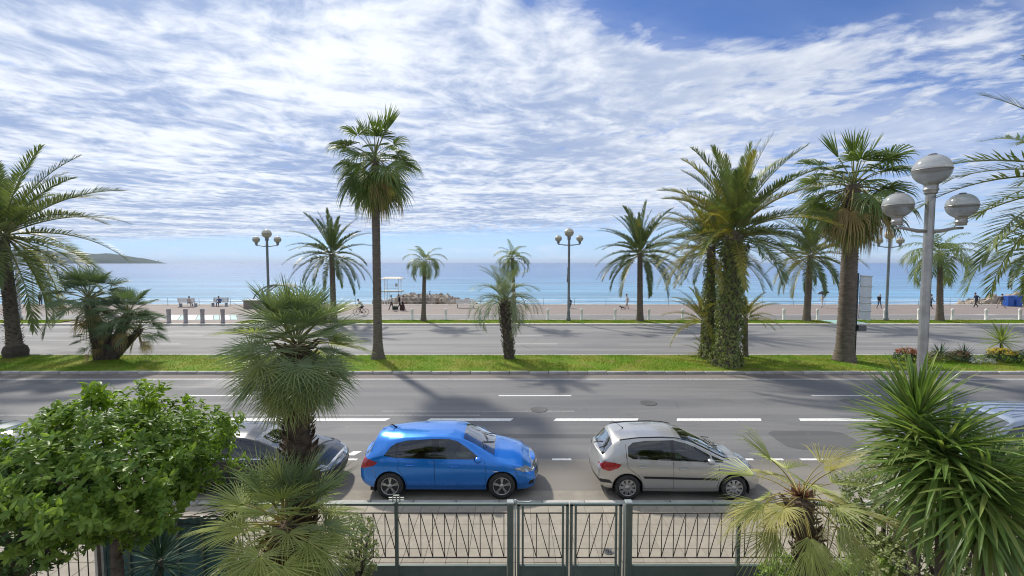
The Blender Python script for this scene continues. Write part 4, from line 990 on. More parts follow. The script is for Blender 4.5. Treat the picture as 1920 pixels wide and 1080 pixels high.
# ivy-clad date palm and its neighbour
p = on(1362, 684, .16); t = at(1378, 432, p.y)
ivyp = palm('date_palm', 'big date palm with an ivy-covered trunk on the median lawn', p, t, .50, .44, K_date, 84, 4.4, 86, -8, GM, flare=.3, kit2=K_dateY, p2=.3, r0=.35, zspan=1.0, jit=.16)
p2_ = on(1330, 672, .16); t2 = at(1334, 462, p2_.y)
ivyp2 = palm('date_palm', 'date palm standing close behind the ivy-covered trunk, leaning left', p2_, t2, .25, .23, K_dateY, 44, 3.6, 80, -12, GM, flare=.2, r0=.3, zspan=.8, kit2=K_date, p2=.35)
L_ivy = leafmat('ivy_leaf', (0.085, 0.13, 0.03), (0.30, 0.33, 0.09), .2, .4, vscale=5.0, objvar=0, vamt=.8)
def oriented(P, D, N, S, tmpl, faces, name, m, parent=None):
    """numpy leaf cloud: template x along D, z along N"""
    D = D/np.linalg.norm(D, axis=1, keepdims=True); Yv = np.cross(N, D); Yv /= (np.linalg.norm(Yv, axis=1, keepdims=True)+1e-9); Zv = np.cross(D, Yv)
    T = np.array(tmpl); n = len(P); k = len(T)
    V = P[:, None, :]+S[:, None, None]*(T[None, :, 0, None]*D[:, None, :]+T[None, :, 1, None]*Yv[:, None, :]+T[None, :, 2, None]*Zv[:, None, :])
    Fs = []
    for f in faces: Fs.append(np.array(f)[None, :]+(np.arange(n)*k)[:, None])
    fl = [tuple(r) for a in Fs for r in a.tolist()]
    me = bpy.data.meshes.new(name); me.from_pydata(V.reshape(-1, 3).tolist(), [], fl); me.materials.append(m)
    return link(name, me, parent)
LEAF = ([(0,0,0), (.35,-.2,.06), (.35,0,0), (.35,.2,.06), (.72,-.17,.03), (.72,0,-.04), (.72,.17,.03), (1,0,-.12)], [(0,2,1),(0,3,2),(1,2,5,4),(2,3,6,5),(4,5,7),(5,6,7)])
LEAFS = ([(0,0,0), (.5,-.26,.06), (.5,.26,.06), (1,0,-.08)], [(0,2,1), (1,2,3)])
def ivy(parent, base, top, r0, r1, n, size, m):
    base = np.array(base); top = np.array(top); f = rng.uniform(0, 1, n)**1.1; an = rng.uniform(0, 2*np.pi, n)
    lump = 1+.12*np.sin(an*3+f*9)+.1*np.sin(an*5-f*17)
    r = (r0+(r1-r0)*f+.22*np.exp(-f*7))*lump+rng.uniform(-.02, .14, n)
    d = np.stack([np.cos(an), np.sin(an), np.zeros(n)], 1); P = base+(top-base)*f[:, None]+d*r[:, None]
    N = d+rng.normal(0, .45, (n, 3)); D = np.cross(d, np.array([0, 0, 1]))*rng.normal(0, 1, n)[:, None]+np.array([0, 0, -.8])+d*.3
    o = oriented(P, D, N, size*rng.uniform(.6, 1.3, n), *LEAFS, 'ivy', m, parent); return tag(o, kind='stuff')
ivy(ivyp, (0, 0, 0), tuple((t-p)*.93), .58, .52, 5200, .17, L_ivy)
ivy(ivyp2, (0, 0, 0), tuple((t2-p2_)*.9), .30, .28, 1900, .16, L_ivy)
for (u, v, sc_, lab, hi, lo) in ((1318, 600, 1.95, 'young palm growing out to the left of the ivy-covered trunk', 78, 0), (1398, 596, 1.5, 'young palm showing behind the right side of the ivy-covered trunk', 70, 5), (1330, 672, 1.3, 'low palm shoots at the foot of the ivy-covered trunk', 75, 20)):
    q = on(u, 668, .16); tp = at(u, v, q.y)
    palm('young_palm', lab, q, tp, .14, .12, K_dateY, 26, sc_*1.25, hi, lo, 'young palms round the ivy-covered trunk', cat='palm', flare=.03, r0=.08)
# --- verge palms
def verge(u, v, cu, cv, kit, n, sc_, hi, lo, lab, ra, rb, name='date_palm', **kw):
    p = on(u, v, .16); return palm(name, lab, p, at(cu, cv, p.y), ra, rb, kit, n, sc_, hi, lo, GV, **kw)
verge(626, 603, 622, 476, K_far, 40, 4.1, 84, -32, 'date palm on the far verge behind the shaggy fan palm', .27, .23, r0=.25, zspan=.6, jit=.1)
verge(794, 602, 796, 490, K_queen, 22, 2.15, 70, -20, 'small feathery palm on the verge left of the rock groyne', .22, .15, 'feather_palm', r0=.12)
verge(965, 603, 961, 484, K_queen, 22, 2.0, 75, -25, 'small feathery palm on the verge behind the short grey-green palm', .20, .14, 'feather_palm', r0=.12)
verge(1200, 602, 1200, 474, K_far, 50, 4.6, 84, -30, 'date palm standing alone on the verge right of the middle street lamp', .29, .23, r0=.25, zspan=.6, kit2=K_dateY, p2=.15)
verge(1512, 602, 1520, 478, K_far, 42, 4.5, 80, -45, 'date palm on the verge just left of the tall thick-trunked fan palm', .30, .26, r0=.25, zspan=.6, kit2=K_dateY, p2=.3)
verge(1762, 602, 1763, 476, K_queen, 24, 3.6, 65, -20, 'feathery palm on the verge behind the near street lamp', .28, .2, 'feather_palm', r0=.14)
verge(1935, 602, 1950, 470, K_far, 44, 4.6, 80, -50, 'date palm half out of view at the right edge of the verge', .40, .34, r0=.25, zspan=.6)
# frond tips of a near palm that stands outside the frame on the right
p = ground(2060, 980, .13); p.y = 9.0; p.x = at(2075, 400, 9.0).x; p.z = .13
t = at(2075, 335, 9.0)
palm('date_palm', 'date palm outside the frame whose fronds reach in at the upper right', p, t, .3, .26, K_bold, 40, 2.9, 85, -45, None, r0=.2, zspan=.5, yaw0=.4)
# --- clumping fan palm at left
p = on(196, 677, .16); clump = thing('clumping_fan_palm', 'clump of short fan palms with several trunks on the left of the median lawn', 'palm clump', p, 0, GM)
for (bu, tu, tv, r, n, s_) in ((190, 166, 560, .30, 34, 2.15), (204, 240, 590, .26, 28, 1.9), (212, 262, 618, .20, 20, 1.4), (183, 178, 636, .18, 14, 1.15), (196, 205, 610, .2, 16, 1.2)):
    bs_ = on(bu, 674, .16)-p; tp = at(tu, tv, p.y)-p
    trunk(clump, bs_, tp, r, r*.85, M_trunkd, rough=.08, seed=bu); boots(clump, bs_, tp, r, r*.85, 90, .16, M_fibre, .7, seed=bu)
    crown(clump, tp, K_cham, n, s_, R(84), R(-18), r0=.12, zspan=.35, jit=.16)
    crown(clump, tp-Vector((0, 0, .25)), K_chamD, max(3, n//6), s_*.9, R(-40), R(-70), r0=.15)
# --- near garden palms
Yp = 6.3
t = at(556, 648, Yp); near1 = thing('fan_palm', 'shaggy round-headed fan palm in front of the black car', 'palm tree', (t.x, Yp, .1)); lt = Vector((0, 0, t.z-.1))
trunk(near1, (0, 0, 0), lt, .13, .16, M_fibre, rough=.1); boots(near1, (0, 0, 0), lt, .14, .18, 420, .15, M_fibre, .7, frac0=.35)
crown(near1, lt, K_tra, 88, .94, R(80), R(-60), r0=.12, zspan=.30, jit=.16, kit2=K_traY, p2=.22)
crown(near1, lt-Vector((0, 0, .18)), K_traY, 18, .85, R(-44), R(-70), r0=.14, zspan=.2)
crown(near1, lt-Vector((0, 0, .24)), K_traD, 10, .72, R(-58), R(-76), r0=.16, zspan=.2)
Yq = 5.7
t = at(533, 985, Yq); near2 = thing('fan_palm', 'low bushy fan palm in the garden under the shaggy one', 'palm tree', (t.x, Yq, .1)); lt = Vector((0, 0, t.z-.1))
trunk(near2, (0, 0, 0), lt, .13, .16, M_fibre, rough=.1); boots(near2, (0, 0, 0), lt, .15, .18, 160, .13, M_fibre, .7)
crown(near2, lt, K_tra, 60, 1.02, R(86), R(-55), r0=.1, zspan=.28, jit=.16, kit2=K_traY, p2=1.3)
crown(near2, lt-Vector((0, 0, .12)), K_traY, 12, .95, R(-30), R(-60), r0=.12, zspan=.15)
Yr = 5.5
t = at(1500, 935, Yr); bt = at(1545, 1130, Yr); near3 = thing('fan_palm', 'thin yellowish fan palm with few leaves before the right fence', 'palm tree', (bt.x+.1, Yr, .1)); lt = Vector((t.x-bt.x-.1, 0, t.z-.1))
trunk(near3, (0, 0, 0), lt, .10, .12, M_fibre, rough=.1); boots(near3, (0, 0, 0), lt, .11, .14, 200, .12, M_fibre, .6)
crown(near3, lt, K_thin, 26, .95, R(70), R(-42), r0=.08, zspan=.2, jit=.22, kit2=K_traD, p2=.5, sjit=.16)
crown(near3, lt, K_thin, 8, .9, R(5), R(-55), r0=.08, zspan=.2, jit=.2)
b = MB(); rd = random.Random(4)
for k in range(60):
    d = Vector((rd.gauss(0, .8), rd.gauss(0, .8), rd.uniform(.2, 1.2))).normalized(); b.tube([d*.03, d*rd.uniform(.1, .2)], [.009, .004], 4)
tag(b.build('crown_fibre', mat('red_fibre', (.16, .06, .03), .9, objvar=.1), near3, lt+Vector((0, 0, .02))), kind='stuff')

# --- yuccas
def swords(kmat, L, wd):
    return Kit(lambda e, sd: sword(L, wd, e, R(4)+R(17)*max(0, math.cos(e))**1.0, kmat, sd), EL, 2)
K_yuc = swords([L_yucca], 1.0, .056); K_yucY = swords([L_yuccaY], 1.0, .056); K_drac = swords([L_drac], 1.0, .06); K_cord = swords([L_yuccaY], 1.0, .05)
def head(parent, top, kit, kit2, n, L, e_hi, e_lo, p2=.25, zspan=.5, nm='leaf', r0=.03):
    for k in range(n):
        f = (k+.5)/n; e = R(e_hi+(e_lo-e_hi)*f)+random.uniform(-.15, .15); an = k*2.39996+random.uniform(-.2, .2)
        me = (kit2 if random.random() < p2 else kit).pick(e)
        link(nm, me, parent, Vector(top)+Vector((math.cos(an)*r0, math.sin(an)*r0, zspan*(.5-f))), (random.uniform(-.12, .12), random.uniform(-.1, .1), an), L*random.uniform(.8, 1.08)*(.75 if f < .1 else 1))
def stalk(parent, base, top, r0, r1, m): trunk(parent, base, top, r0, r1, m, rough=.07, ring=.12, name='stem')
for (u, v, Y, n, L, hi, lo, zs_, lab) in ((1718, 798, 5.4, 290, .76, 88, -52, .50, 'large bright green yucca with upright sword leaves in front of the near lamp'),
        (1768, 870, 5.05, 290, .98, 48, -66, .55, 'yucca head with long drooping leaves right of the pale shrub'),
        (1845, 905, 5.3, 260, .60, 62, -55, .5, 'yucca head just left of the right edge, under the van'),
        (1850, 940, 4.7, 280, .85, 50, -64, .6, 'lowest yucca head in the lower right corner'),
        (1925, 915, 5.3, 240, .62, 66, -50, .5, 'yucca head cut off by the right edge')):
    tp = at(u, v, Y); yuc = thing('yucca', lab, 'yucca', (tp.x+random.uniform(0, .15), Y, .1), 0, 'yuccas'); tl = tp-Vector(yuc.location)
    stalk(yuc, (0, 0, 0), tl, .075, .055, M_bark); head(yuc, tl, K_yuc, K_yucY, n, L, hi, lo, zspan=zs_, p2=.3)
for (u, v, Y, L, n, lab) in ((432, 952, 6.7, .55, 70, 'dark spiky plant behind the left leaves of the low fan palm'), (300, 1050, 6.6, .6, 80, 'dark spiky plant in front of the green screen fence')):
    tp = at(u, v, Y); dr = thing('spiky_plant', lab, 'spiky plant', (tp.x, Y, .1), 0, 'dark spiky garden plants'); stalk(dr, (0, 0, 0), (0, 0, tp.z-.1), .05, .04, M_bark); head(dr, (0, 0, tp.z-.1), K_drac, K_drac, n, L, 86, -35, zspan=.25)

# --- leafy round tree and shrubs
def whorls(center, rad, ntw, per, size, squash_top=1.0, lump=.12, fill=.25, seed=1, zmin=-1.0, spread=.55):
    """leaf positions grouped on twig ends over a lumpy ellipsoid"""
    r_ = np.random.default_rng(seed); c = np.array(center); rad = np.array(rad)
    U = r_.normal(0, 1, (ntw*2, 3)); U /= np.linalg.norm(U, axis=1, keepdims=True); U = U[U[:, 2] > zmin][:ntw]; n = len(U)
    lm = 1+lump*np.sin(U[:, 0]*7+seed)*np.sin(U[:, 1]*6+2)+lump*.7*np.sin(U[:, 2]*9+U[:, 0]*5)
    depth = 1-fill*r_.uniform(0, 1, n)**1.7
    T = c+U*rad*(lm*depth)[:, None]
    A = U*(1/rad); A /= np.linalg.norm(A, axis=1, keepdims=True); A = A+np.array([0, 0, .45])+r_.normal(0, .3, (n, 3)); A /= np.linalg.norm(A, axis=1, keepdims=True)
    P = np.repeat(T, per, 0); AX = np.repeat(A, per, 0); m_ = len(P)
    rnd = r_.normal(0, 1, (m_, 3)); lat = np.cross(AX, rnd); lat /= np.linalg.norm(lat, axis=1, keepdims=True)
    mixk = r_.uniform(.05, 1.1, m_)[:, None]
    D = AX*mixk*spread*1.4+lat+np.array([0, 0, -.15])
    P = P-AX*(r_.uniform(0, 1.2, m_)*size)[:, None]
    N = AX+r_.normal(0, .25, (m_, 3)); S = size*r_.uniform(.65, 1.2, m_)
    return P, D, N, S
def bush(name, label, cat, center, rad, ntw, per, size, m, group=None, stem=True, seed=1, pieces=0, tmpl=LEAF, piece_mat=None, lump=.12, fill=.3, zmin=-1.0, spread=.55):
    base = (center[0], center[1], .1 if center[1] < 12 else .16); rt = thing(name, label, cat, base, 0, group); off = np.array(base)
    P, D, N, S = whorls(center, rad, ntw, per, size, lump=lump, fill=fill, seed=seed, zmin=zmin, spread=spread); P = P-off
    keep = np.ones(len(P), bool)
    if pieces:
        Dn = D/np.linalg.norm(D, axis=1, keepdims=True)
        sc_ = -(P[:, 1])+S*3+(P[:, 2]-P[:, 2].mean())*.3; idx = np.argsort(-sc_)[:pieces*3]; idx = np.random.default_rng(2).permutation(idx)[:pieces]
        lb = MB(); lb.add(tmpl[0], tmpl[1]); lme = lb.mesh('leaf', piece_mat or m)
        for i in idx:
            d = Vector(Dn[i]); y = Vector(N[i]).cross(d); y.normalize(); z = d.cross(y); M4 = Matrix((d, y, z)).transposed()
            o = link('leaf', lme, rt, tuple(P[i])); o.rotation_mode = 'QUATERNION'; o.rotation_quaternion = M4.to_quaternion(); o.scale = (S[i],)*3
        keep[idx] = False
    o = oriented(P[keep], D[keep], N[keep], S[keep], *tmpl, 'foliage', m, rt); tag(o, kind='stuff')
    if stem:
        h = center[2]-base[2]; k0 = .05+.03*max(rad)
        trunk(rt, (0, 0, 0), (0, 0, h*.75), k0, k0*.7, M_bark, rough=.04)
        rd = random.Random(seed)
        for k in range(9):
            an = k*2.4; e = Vector((math.cos(an)*rad[0]*.75, math.sin(an)*rad[1]*.75, h+rad[2]*rd.uniform(-.3, .6))); s0 = Vector((0, 0, h*rd.uniform(.45, .75)))
            b = MB(); b.tube([s0, s0.lerp(e, .5)+Vector((0, 0, .08)), e], [k0*.55, k0*.35, .008], 6); b.build('branch', M_bark, rt)
    return rt
L_tree = leafmat('tree_leaf', (0.10, 0.20, 0.032), (0.29, 0.40, 0.065), .40, .42, vscale=3.0, objvar=0, spec=.4)
L_treeN = leafmat('tree_leaf_new', (0.25, 0.36, 0.03), (0.17, 0.28, 0.03), .4, .35, vscale=3, objvar=0)
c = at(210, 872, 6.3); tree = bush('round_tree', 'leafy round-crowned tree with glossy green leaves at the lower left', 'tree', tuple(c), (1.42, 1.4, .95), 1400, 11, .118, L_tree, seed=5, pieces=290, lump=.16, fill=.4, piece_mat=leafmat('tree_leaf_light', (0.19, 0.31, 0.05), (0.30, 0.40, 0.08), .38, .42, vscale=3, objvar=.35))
for (u, v, s_) in ((178, 740, .13), (285, 745, .10), (420, 800, .09), (120, 778, .10)):
    q = at(u, v, 6.2)-Vector(tree.location); P, D, N, S = whorls(tuple(q), (.16, .16, .2), 26, 8, s_, seed=u); tag(oriented(P, D, N, S, *LEAF, 'new_shoots', L_treeN if u < 400 else L_tree, tree), kind='stuff')
L_hedge = leafmat('hedge_leaf', (0.045, 0.11, 0.03), (0.13, 0.22, 0.05), .25, .4, vscale=3, objvar=0)
L_varieg = leafmat('variegated_leaf', (0.13, 0.20, 0.06), (0.42, 0.44, 0.2), .3, .45, vscale=9, objvar=0, vamt=.7)
L_low = leafmat('low_bush_leaf', (0.14, 0.26, 0.035), (0.30, 0.42, 0.07), .35, .4, vscale=5, objvar=0)
GB = 'garden shrubs'
bush('shrub', 'dark small-leaved shrub under the round tree in the lower left corner', 'shrub', tuple(at(20, 960, 5.9)), (1.1, .7, .85), 1200, 9, .07, L_hedge, GB, seed=8)
bush('shrub', 'pale small-leaved shrub between the yellowish fan palm and the yucca', 'shrub', tuple(at(1655, 960, 6.4)), (.66, .5, .72), 900, 9, .055, L_varieg, GB, seed=9, tmpl=LEAFS)
bush('shrub', 'spreading small-leaved shrub below the yucca in the lower right corner', 'shrub', tuple(at(1800, 1075, 5.6)), (1.15, .6, .55), 1100, 9, .055, L_varieg, GB, seed=10, tmpl=LEAFS)
bush('shrub', 'bright green low bush left of the yellowish fan palm trunk', 'shrub', tuple(at(1478, 1085, 5.9)), (.36, .35, .32), 320, 9, .05, L_low, GB, seed=12, tmpl=LEAFS)
bush('shrub', 'bright green low bush right of the yellowish fan palm trunk', 'shrub', tuple(at(1632, 1088, 5.8)), (.5, .35, .34), 420, 9, .05, L_low, GB, seed=13, tmpl=LEAFS)
bush('shrub', 'small pale flowering shrub at the right foot of the low fan palm', 'shrub', tuple(at(672, 1030, 6.6)), (.30, .3, .55), 330, 8, .05, L_varieg, GB, seed=14, tmpl=LEAFS)
# --- flower bed on the right of the median
def bed(u, v, rx, rz, m, lab, seed, sz=.09, ntw=200, per=7, name='flower_bed_shrub', top=None):
    p = on(u, v, .14); rt = bush(name, lab, 'shrub', (p.x, p.y, p.z+rz*.75), (rx, .55, rz), ntw, per, sz, m, 'flower bed plants', False, seed, tmpl=LEAFS, zmin=-.4)
    if top:
        P, D, N, S = whorls((0, 0, rz*1.1), (rx*.9, .5, rz*.75), ntw, 5, sz*.9, seed=seed+50, zmin=.15); tag(oriented(P, D, N, S, *LEAFS, 'blossom', top, rt), kind='stuff')
    return rt
L_bedg = leafmat('bed_green', (0.05, 0.09, 0.025), (0.10, 0.13, 0.05), .2, .5, objvar=0, vscale=5)
L_bedy = leafmat('bed_yellow_green', (0.17, 0.19, 0.06), (0.25, 0.24, 0.10), .2, .5, objvar=0, vscale=5)
L_silver = leafmat('bed_silver', (0.40, 0.44, 0.40), (0.52, 0.55, 0.52), .2, .7, objvar=0, vscale=5)
L_redb = leafmat('bed_red', (0.42, 0.10, 0.03), (0.30, 0.13, 0.05), .2, .5, objvar=0, vscale=5)
L_yel = leafmat('bed_yellow', (0.75, 0.55, 0.02), (0.55, 0.42, 0.03), .2, .5, objvar=0, vscale=5)
L_brown = leafmat('bed_brown', (0.20, 0.10, 0.06), (0.14, 0.12, 0.05), .2, .6, objvar=0, vscale=5)
bed(1702, 678, .78, .42, L_bedg, 'shrub with orange-red young leaves at the left end of the flower bed', 21, top=L_redb)
bed(1758, 678, .75, .36, L_bedy, 'grey-green flower bed shrub right of the near lamp post', 22)
bed(1798, 678, .60, .34, L_bedg, 'brownish flower bed shrub in the middle of the bed', 23, top=L_brown)
bed(1836, 681, .72, .24, L_silver, 'silver-grey cushion plant in the flower bed', 24, .07)
bed(1876, 681, .9, .46, L_bedg, 'yellow-flowering shrub in the flower bed', 25, top=L_yel, ntw=260)
bed(1935, 682, 1.1, .5, L_bedg, 'dark green flower bed shrub at the right edge', 26, ntw=260)
for (u, v, L, n, hi, lo, lab, kit) in ((1875, 640, 1.15, 90, 86, -25, 'spiky cordyline rising out of the yellow flowers', K_cord), (1762, 668, .85, 34, 80, 10, 'strap-leaved plant behind the near lamp post', K_drac), (1808, 668, .75, 34, 80, 10, 'strap-leaved plant in the middle of the flower bed', K_drac)):
    q = on(u, 677, .16); tp = at(u, v, q.y); o = thing('spiky_plant', lab, 'spiky plant', q, 0, 'flower bed spiky plants'); stalk(o, (0, 0, 0), (0, 0, tp.z-q.z), .06, .05, M_bark)
    head(o, (0, 0, tp.z-q.z), kit, K_yuc if kit is K_cord else kit, n, L, hi, lo, zspan=.2)
# ================================================================== fence and gate
M_green_m = mat('green_metal', (0.085, 0.125, 0.105), 0.45, 0.2, var=(0.13, 0.165, 0.145), vscale=3, vamt=1.0, coat=.3)
M_bar = mat('fence_bar', (0.045, 0.04, 0.036), 0.5, 0.3, var=(0.09, 0.075, 0.06), vscale=6)
M_pale_m = mat('pale_metal', (0.42, 0.45, 0.42), 0.4, 0.4, var=(0.3, 0.33, 0.31), vscale=5)
M_teal = mat('screen_sheet', (0.035, 0.115, 0.105), 0.55, var=(0.10, 0.19, 0.175), vscale=5, vamt=.9, stretch=(1.5, 1, .35), bump=.3, bscale=8)
def fx(u): return at(u, 1000, Y_FENCE).x
Z_TOP, Z_R1, Z_R2, Z_P = 1.58, 1.405, .615, .46
SP_BAR = .2045
vb = MB(); vb.tube([(0, 0, Z_R2), (0, 0, Z_R1)], .008, 5); bar_me = vb.mesh('bar', M_bar)
def diag(s): d = MB(); d.tube([(0, 0, Z_R1), (s*SP_BAR, 0, Z_R2)], .008, 5); return d.mesh('brace', M_bar)
DG = {1: diag(1), -1: diag(-1)}
def panel(root, x0, x1, slope, posts=(), frame=False, z_bot=.1):
    y = Y_FENCE
    for z, r in ((Z_R1, .011), (Z_R2, .011)):
        b = MB(); b.tube([(x0, y, z), (x1, y, z)], r, 6); b.build('rail', M_bar, root)
    b = MB(); b.box((x0, y-.028, Z_TOP-.035), (x1, y+.028, Z_TOP), 0, .006); b.build('top_rail', M_green_m, root)
    b = MB(); b.box((x0, y-.012, z_bot), (x1, y+.012, Z_P)); b.box((x0, y-.026, Z_P), (x1, y+.026, Z_P+.022), 0, .005); b.build('base_panel', M_green_m, root)
    n = int((x1-x0-.02)/SP_BAR)
    off = (x1-x0-n*SP_BAR)
    for k in range(n+1):
        x = (x0+off*.5+k*SP_BAR)
        if x0+.03 < x < x1-.03: link('bar', bar_me, root, (x, y, 0))
        if k < n:
            link('brace', DG[slope], root, (x if slope > 0 else x+SP_BAR, y, 0))
    for px_ in posts:
        b = MB(); b.box((px_-.028, y-.035, .0), (px_+.028, y+.025, Z_TOP+.02), 0, .008); b.build('post', M_green_m, root)
xl, xg0, xg1, xr_ = fx(427), fx(957), fx(1178), fx(1720)
fl = thing('garden_fence', 'green metal fence with slanted bars left of the gate', 'fence'); panel(fl, xl, xg0-.06, 1, (fx(744),))
fr_ = thing('garden_fence', 'green metal fence with slanted bars right of the gate', 'fence'); panel(fr_, xg1+.06, xr_, -1, (fx(1384),))
# small grid bracket on a post of the left fence
br = thing('grid_bracket', 'small white grid-like bracket on top of the left fence post', 'bracket', (fx(744), Y_FENCE, Z_TOP+.02))
for dz_ in (0.03, .075, .115):
    b = MB(); wd_ = .13 if dz_ < .1 else .05; b.box((-wd_, -.012, dz_-.007), (wd_, .012, dz_+.007)); b.build('bar', M_pale_m, br)
for dx_ in (-.06, 0, .06): b = MB(); b.box((dx_-.006, -.01, 0), (dx_+.006, .01, .1)); b.build('upright', M_bar, br)
for (x, lab, s_) in ((xg0, 'thick green metal gate post left of the gate', 1), (xg1, 'thick green metal gate post right of the gate', -1)):
    gp = thing('gate_post', lab, 'gate post', (x, Y_FENCE, .1), 0, 'gate posts')
    b = MB(); b.box((-.055, -.055, 0), (.055, .055, 1.49), 0, .006); b.build('shaft', M_green_m, gp)
    b = MB(); b.box((-.062, -.062, 1.492), (.062, .062, 1.52), 0, .012); b.build('cap', M_pale_m, gp)
    b = MB(); b.tube([(s_*.085, -.03, 0.0), (s_*.085, -.03, 1.47)], .014, 8); b.build('hinge_rod', M_pale_m, gp)
    b = MB(); b.tube([(s_*.085, -.03, 1.47), (s_*.085, -.03, 1.56)], [.022, .018], 8); b.tube([(s_*.085, -.03, 1.545), (s_*.16, -.03, 1.515), (s_*.34, -.03, 1.52), (s_*.36, -.03, 1.545)], .011, 6)
    if s_ == 1: b.build('hinge_arm', M_pale_m, gp)
for (x0, x1, sl_, lab) in ((xg0+.115, fx(1066), 1, 'left leaf of the green metal gate'), (fx(1068.5), xg1-.115, -1, 'right leaf of the green metal gate')):
    gl_ = thing('gate_leaf', lab, 'gate', (0, 0, 0), 0, 'gate leaves')
    sw = .045
    for xa in (x0, x1-sw):
        b = MB(); b.box((xa, Y_FENCE-.03, .16), (xa+sw, Y_FENCE+.03, Z_TOP), 0, .006); b.build('stile', M_green_m, gl_)
    inner0, inner1 = x0+.115, x1-.115
    for xa in (inner0-.035, inner1):
        b = MB(); b.box((xa, Y_FENCE-.024, .2), (xa+.035, Y_FENCE+.024, Z_TOP-.03), 0, .005); b.build('stile', M_green_m, gl_)
    for z, r in ((Z_R1, .011), (Z_R2, .011)):
        b = MB(); b.tube([(inner0, Y_FENCE, z), (inner1, Y_FENCE, z)], r, 6); b.build('rail', M_bar, gl_)
    b = MB(); b.box((x0, Y_FENCE-.03, Z_TOP-.037), (x1, Y_FENCE+.03, Z_TOP-.002), 0, .006); b.build('top_rail', M_green_m, gl_)
    b = MB(); b.box((x0+sw, Y_FENCE-.012, .17), (x1-sw, Y_FENCE+.012, Z_P)); b.box((x0+sw, Y_FENCE-.026, Z_P), (x1-sw, Y_FENCE+.026, Z_P+.02)); b.build('base_panel', M_green_m, gl_)
    n = 3; st = (inner1-inner0)/n
    dm = MB(); dm.tube([(0, 0, Z_R1), (sl_*st, 0, Z_R2)], .008, 5); dme = dm.mesh('brace', M_bar)
    for k in range(n):
        if k: link('bar', bar_me, gl_, (inner0+k*st, Y_FENCE, 0))
        link('brace', dme, gl_, (inner0+k*st if sl_ > 0 else inner0+(k+1)*st, Y_FENCE, 0))
    b = MB(); xm = x1-.02 if sl_ > 0 else x0+.02; b.box((xm-.012, Y_FENCE-.045, .75), (xm+.012, Y_FENCE-.03, 1.2)); b.build('lock_plate', M_green_m, gl_)
# screened fence at left, with its corner and the side run towards the house
scr = thing('screen_fence', 'low fence hung with a dark teal sheet behind the round tree', 'fence')
xs0, xs1 = at(196, 1000, Y_FENCE).x, xl
b = MB(); nseg = 40; vs = []
for i in range(nseg+1):
    x = xs0+(xs1-xs0)*i/nseg; y = Y_FENCE+.02+.012*math.sin(i*1.9)
    vs += [(x, y, .12), (x, y, 1.30+.01*math.sin(i*.7))]
b.add(vs, [(2*i, 2*i+2, 2*i+3, 2*i+1) for i in range(nseg)], 0, True); b.build('sheet', M_teal, scr)
b = MB(); b.tube([(xs0, Y_FENCE, 1.34), (xs1, Y_FENCE, 1.34)], .014, 6); b.build('top_rail', M_bar, scr)
b = MB(); b.tube([(xs0, Y_FENCE, 1.2), (xs1, Y_FENCE, 1.2)], .008, 6); b.build('wire', M_bar, scr)
for k in range(6):
    x = xs0+(xs1-xs0)*k/5; b = MB(); b.box((x-.02, Y_FENCE-.03, .05), (x+.02, Y_FENCE, 1.36)); b.build('post', M_green_m, scr)
for (dx_, m_) in ((-.06, M_kerbw), (.0, M_bar), (.05, M_pale_m)):
    b = MB(); b.box((xs0+dx_-.022, Y_FENCE-.12, .05), (xs0+dx_+.022, Y_FENCE-.07, 1.38), 0, .005); b.build('corner_upright', m_, scr)
sf = thing('side_fence', 'dark metal side fence running from the screen towards the house', 'fence')
for z in (1.3, .3):
    b = MB(); b.tube([(xs0-.1, Y_FENCE-.1, z), (xs0-.25, 3.0, z)], .016, 6); b.build('rail', M_green_m, sf)
bm_ = MB(); bm_.tube([(0, 0, .12), (0, 0, 1.34)], .009, 5); bme = bm_.mesh('bar', M_bar)
for k in range(28): link('bar', bme, sf, (xs0-.1-.15*k/28, Y_FENCE-.22-k*.155, 0))

# ================================================================== street lamps
M_post = mat('lamp_post_metal', (0.44, 0.43, 0.40), 0.4, 0.7, var=(0.34, 0.33, 0.31), vscale=4)
M_postd = mat('lamp_post_dark', (0.16, 0.18, 0.18), 0.5, 0.3, var=(0.22, 0.235, 0.23), vscale=2)
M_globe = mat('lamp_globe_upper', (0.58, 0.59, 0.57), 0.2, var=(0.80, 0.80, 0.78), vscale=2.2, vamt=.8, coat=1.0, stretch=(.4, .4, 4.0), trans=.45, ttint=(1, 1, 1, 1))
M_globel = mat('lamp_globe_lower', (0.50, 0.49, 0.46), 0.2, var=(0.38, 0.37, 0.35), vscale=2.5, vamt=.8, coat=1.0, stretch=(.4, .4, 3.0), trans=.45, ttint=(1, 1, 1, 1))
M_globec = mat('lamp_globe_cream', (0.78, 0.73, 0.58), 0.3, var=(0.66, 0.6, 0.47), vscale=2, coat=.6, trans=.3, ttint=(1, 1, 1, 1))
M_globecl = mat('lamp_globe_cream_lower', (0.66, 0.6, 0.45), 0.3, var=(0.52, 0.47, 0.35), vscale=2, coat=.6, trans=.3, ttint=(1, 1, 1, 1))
for mm_ in (M_globe, M_globel):
    n = NT(mm_.node_tree); o_ = n.n['Material Output']; src = o_.inputs[0].links[0].from_socket
    tr_ = n.add('ShaderNodeBsdfTransparent', {'Color': (.9, .9, .88, 1)}); n.l.new(n.add('ShaderNodeMixShader', {0: .32, 1: src, 2: tr_.outputs[0]}).outputs[0], o_.inputs[0])
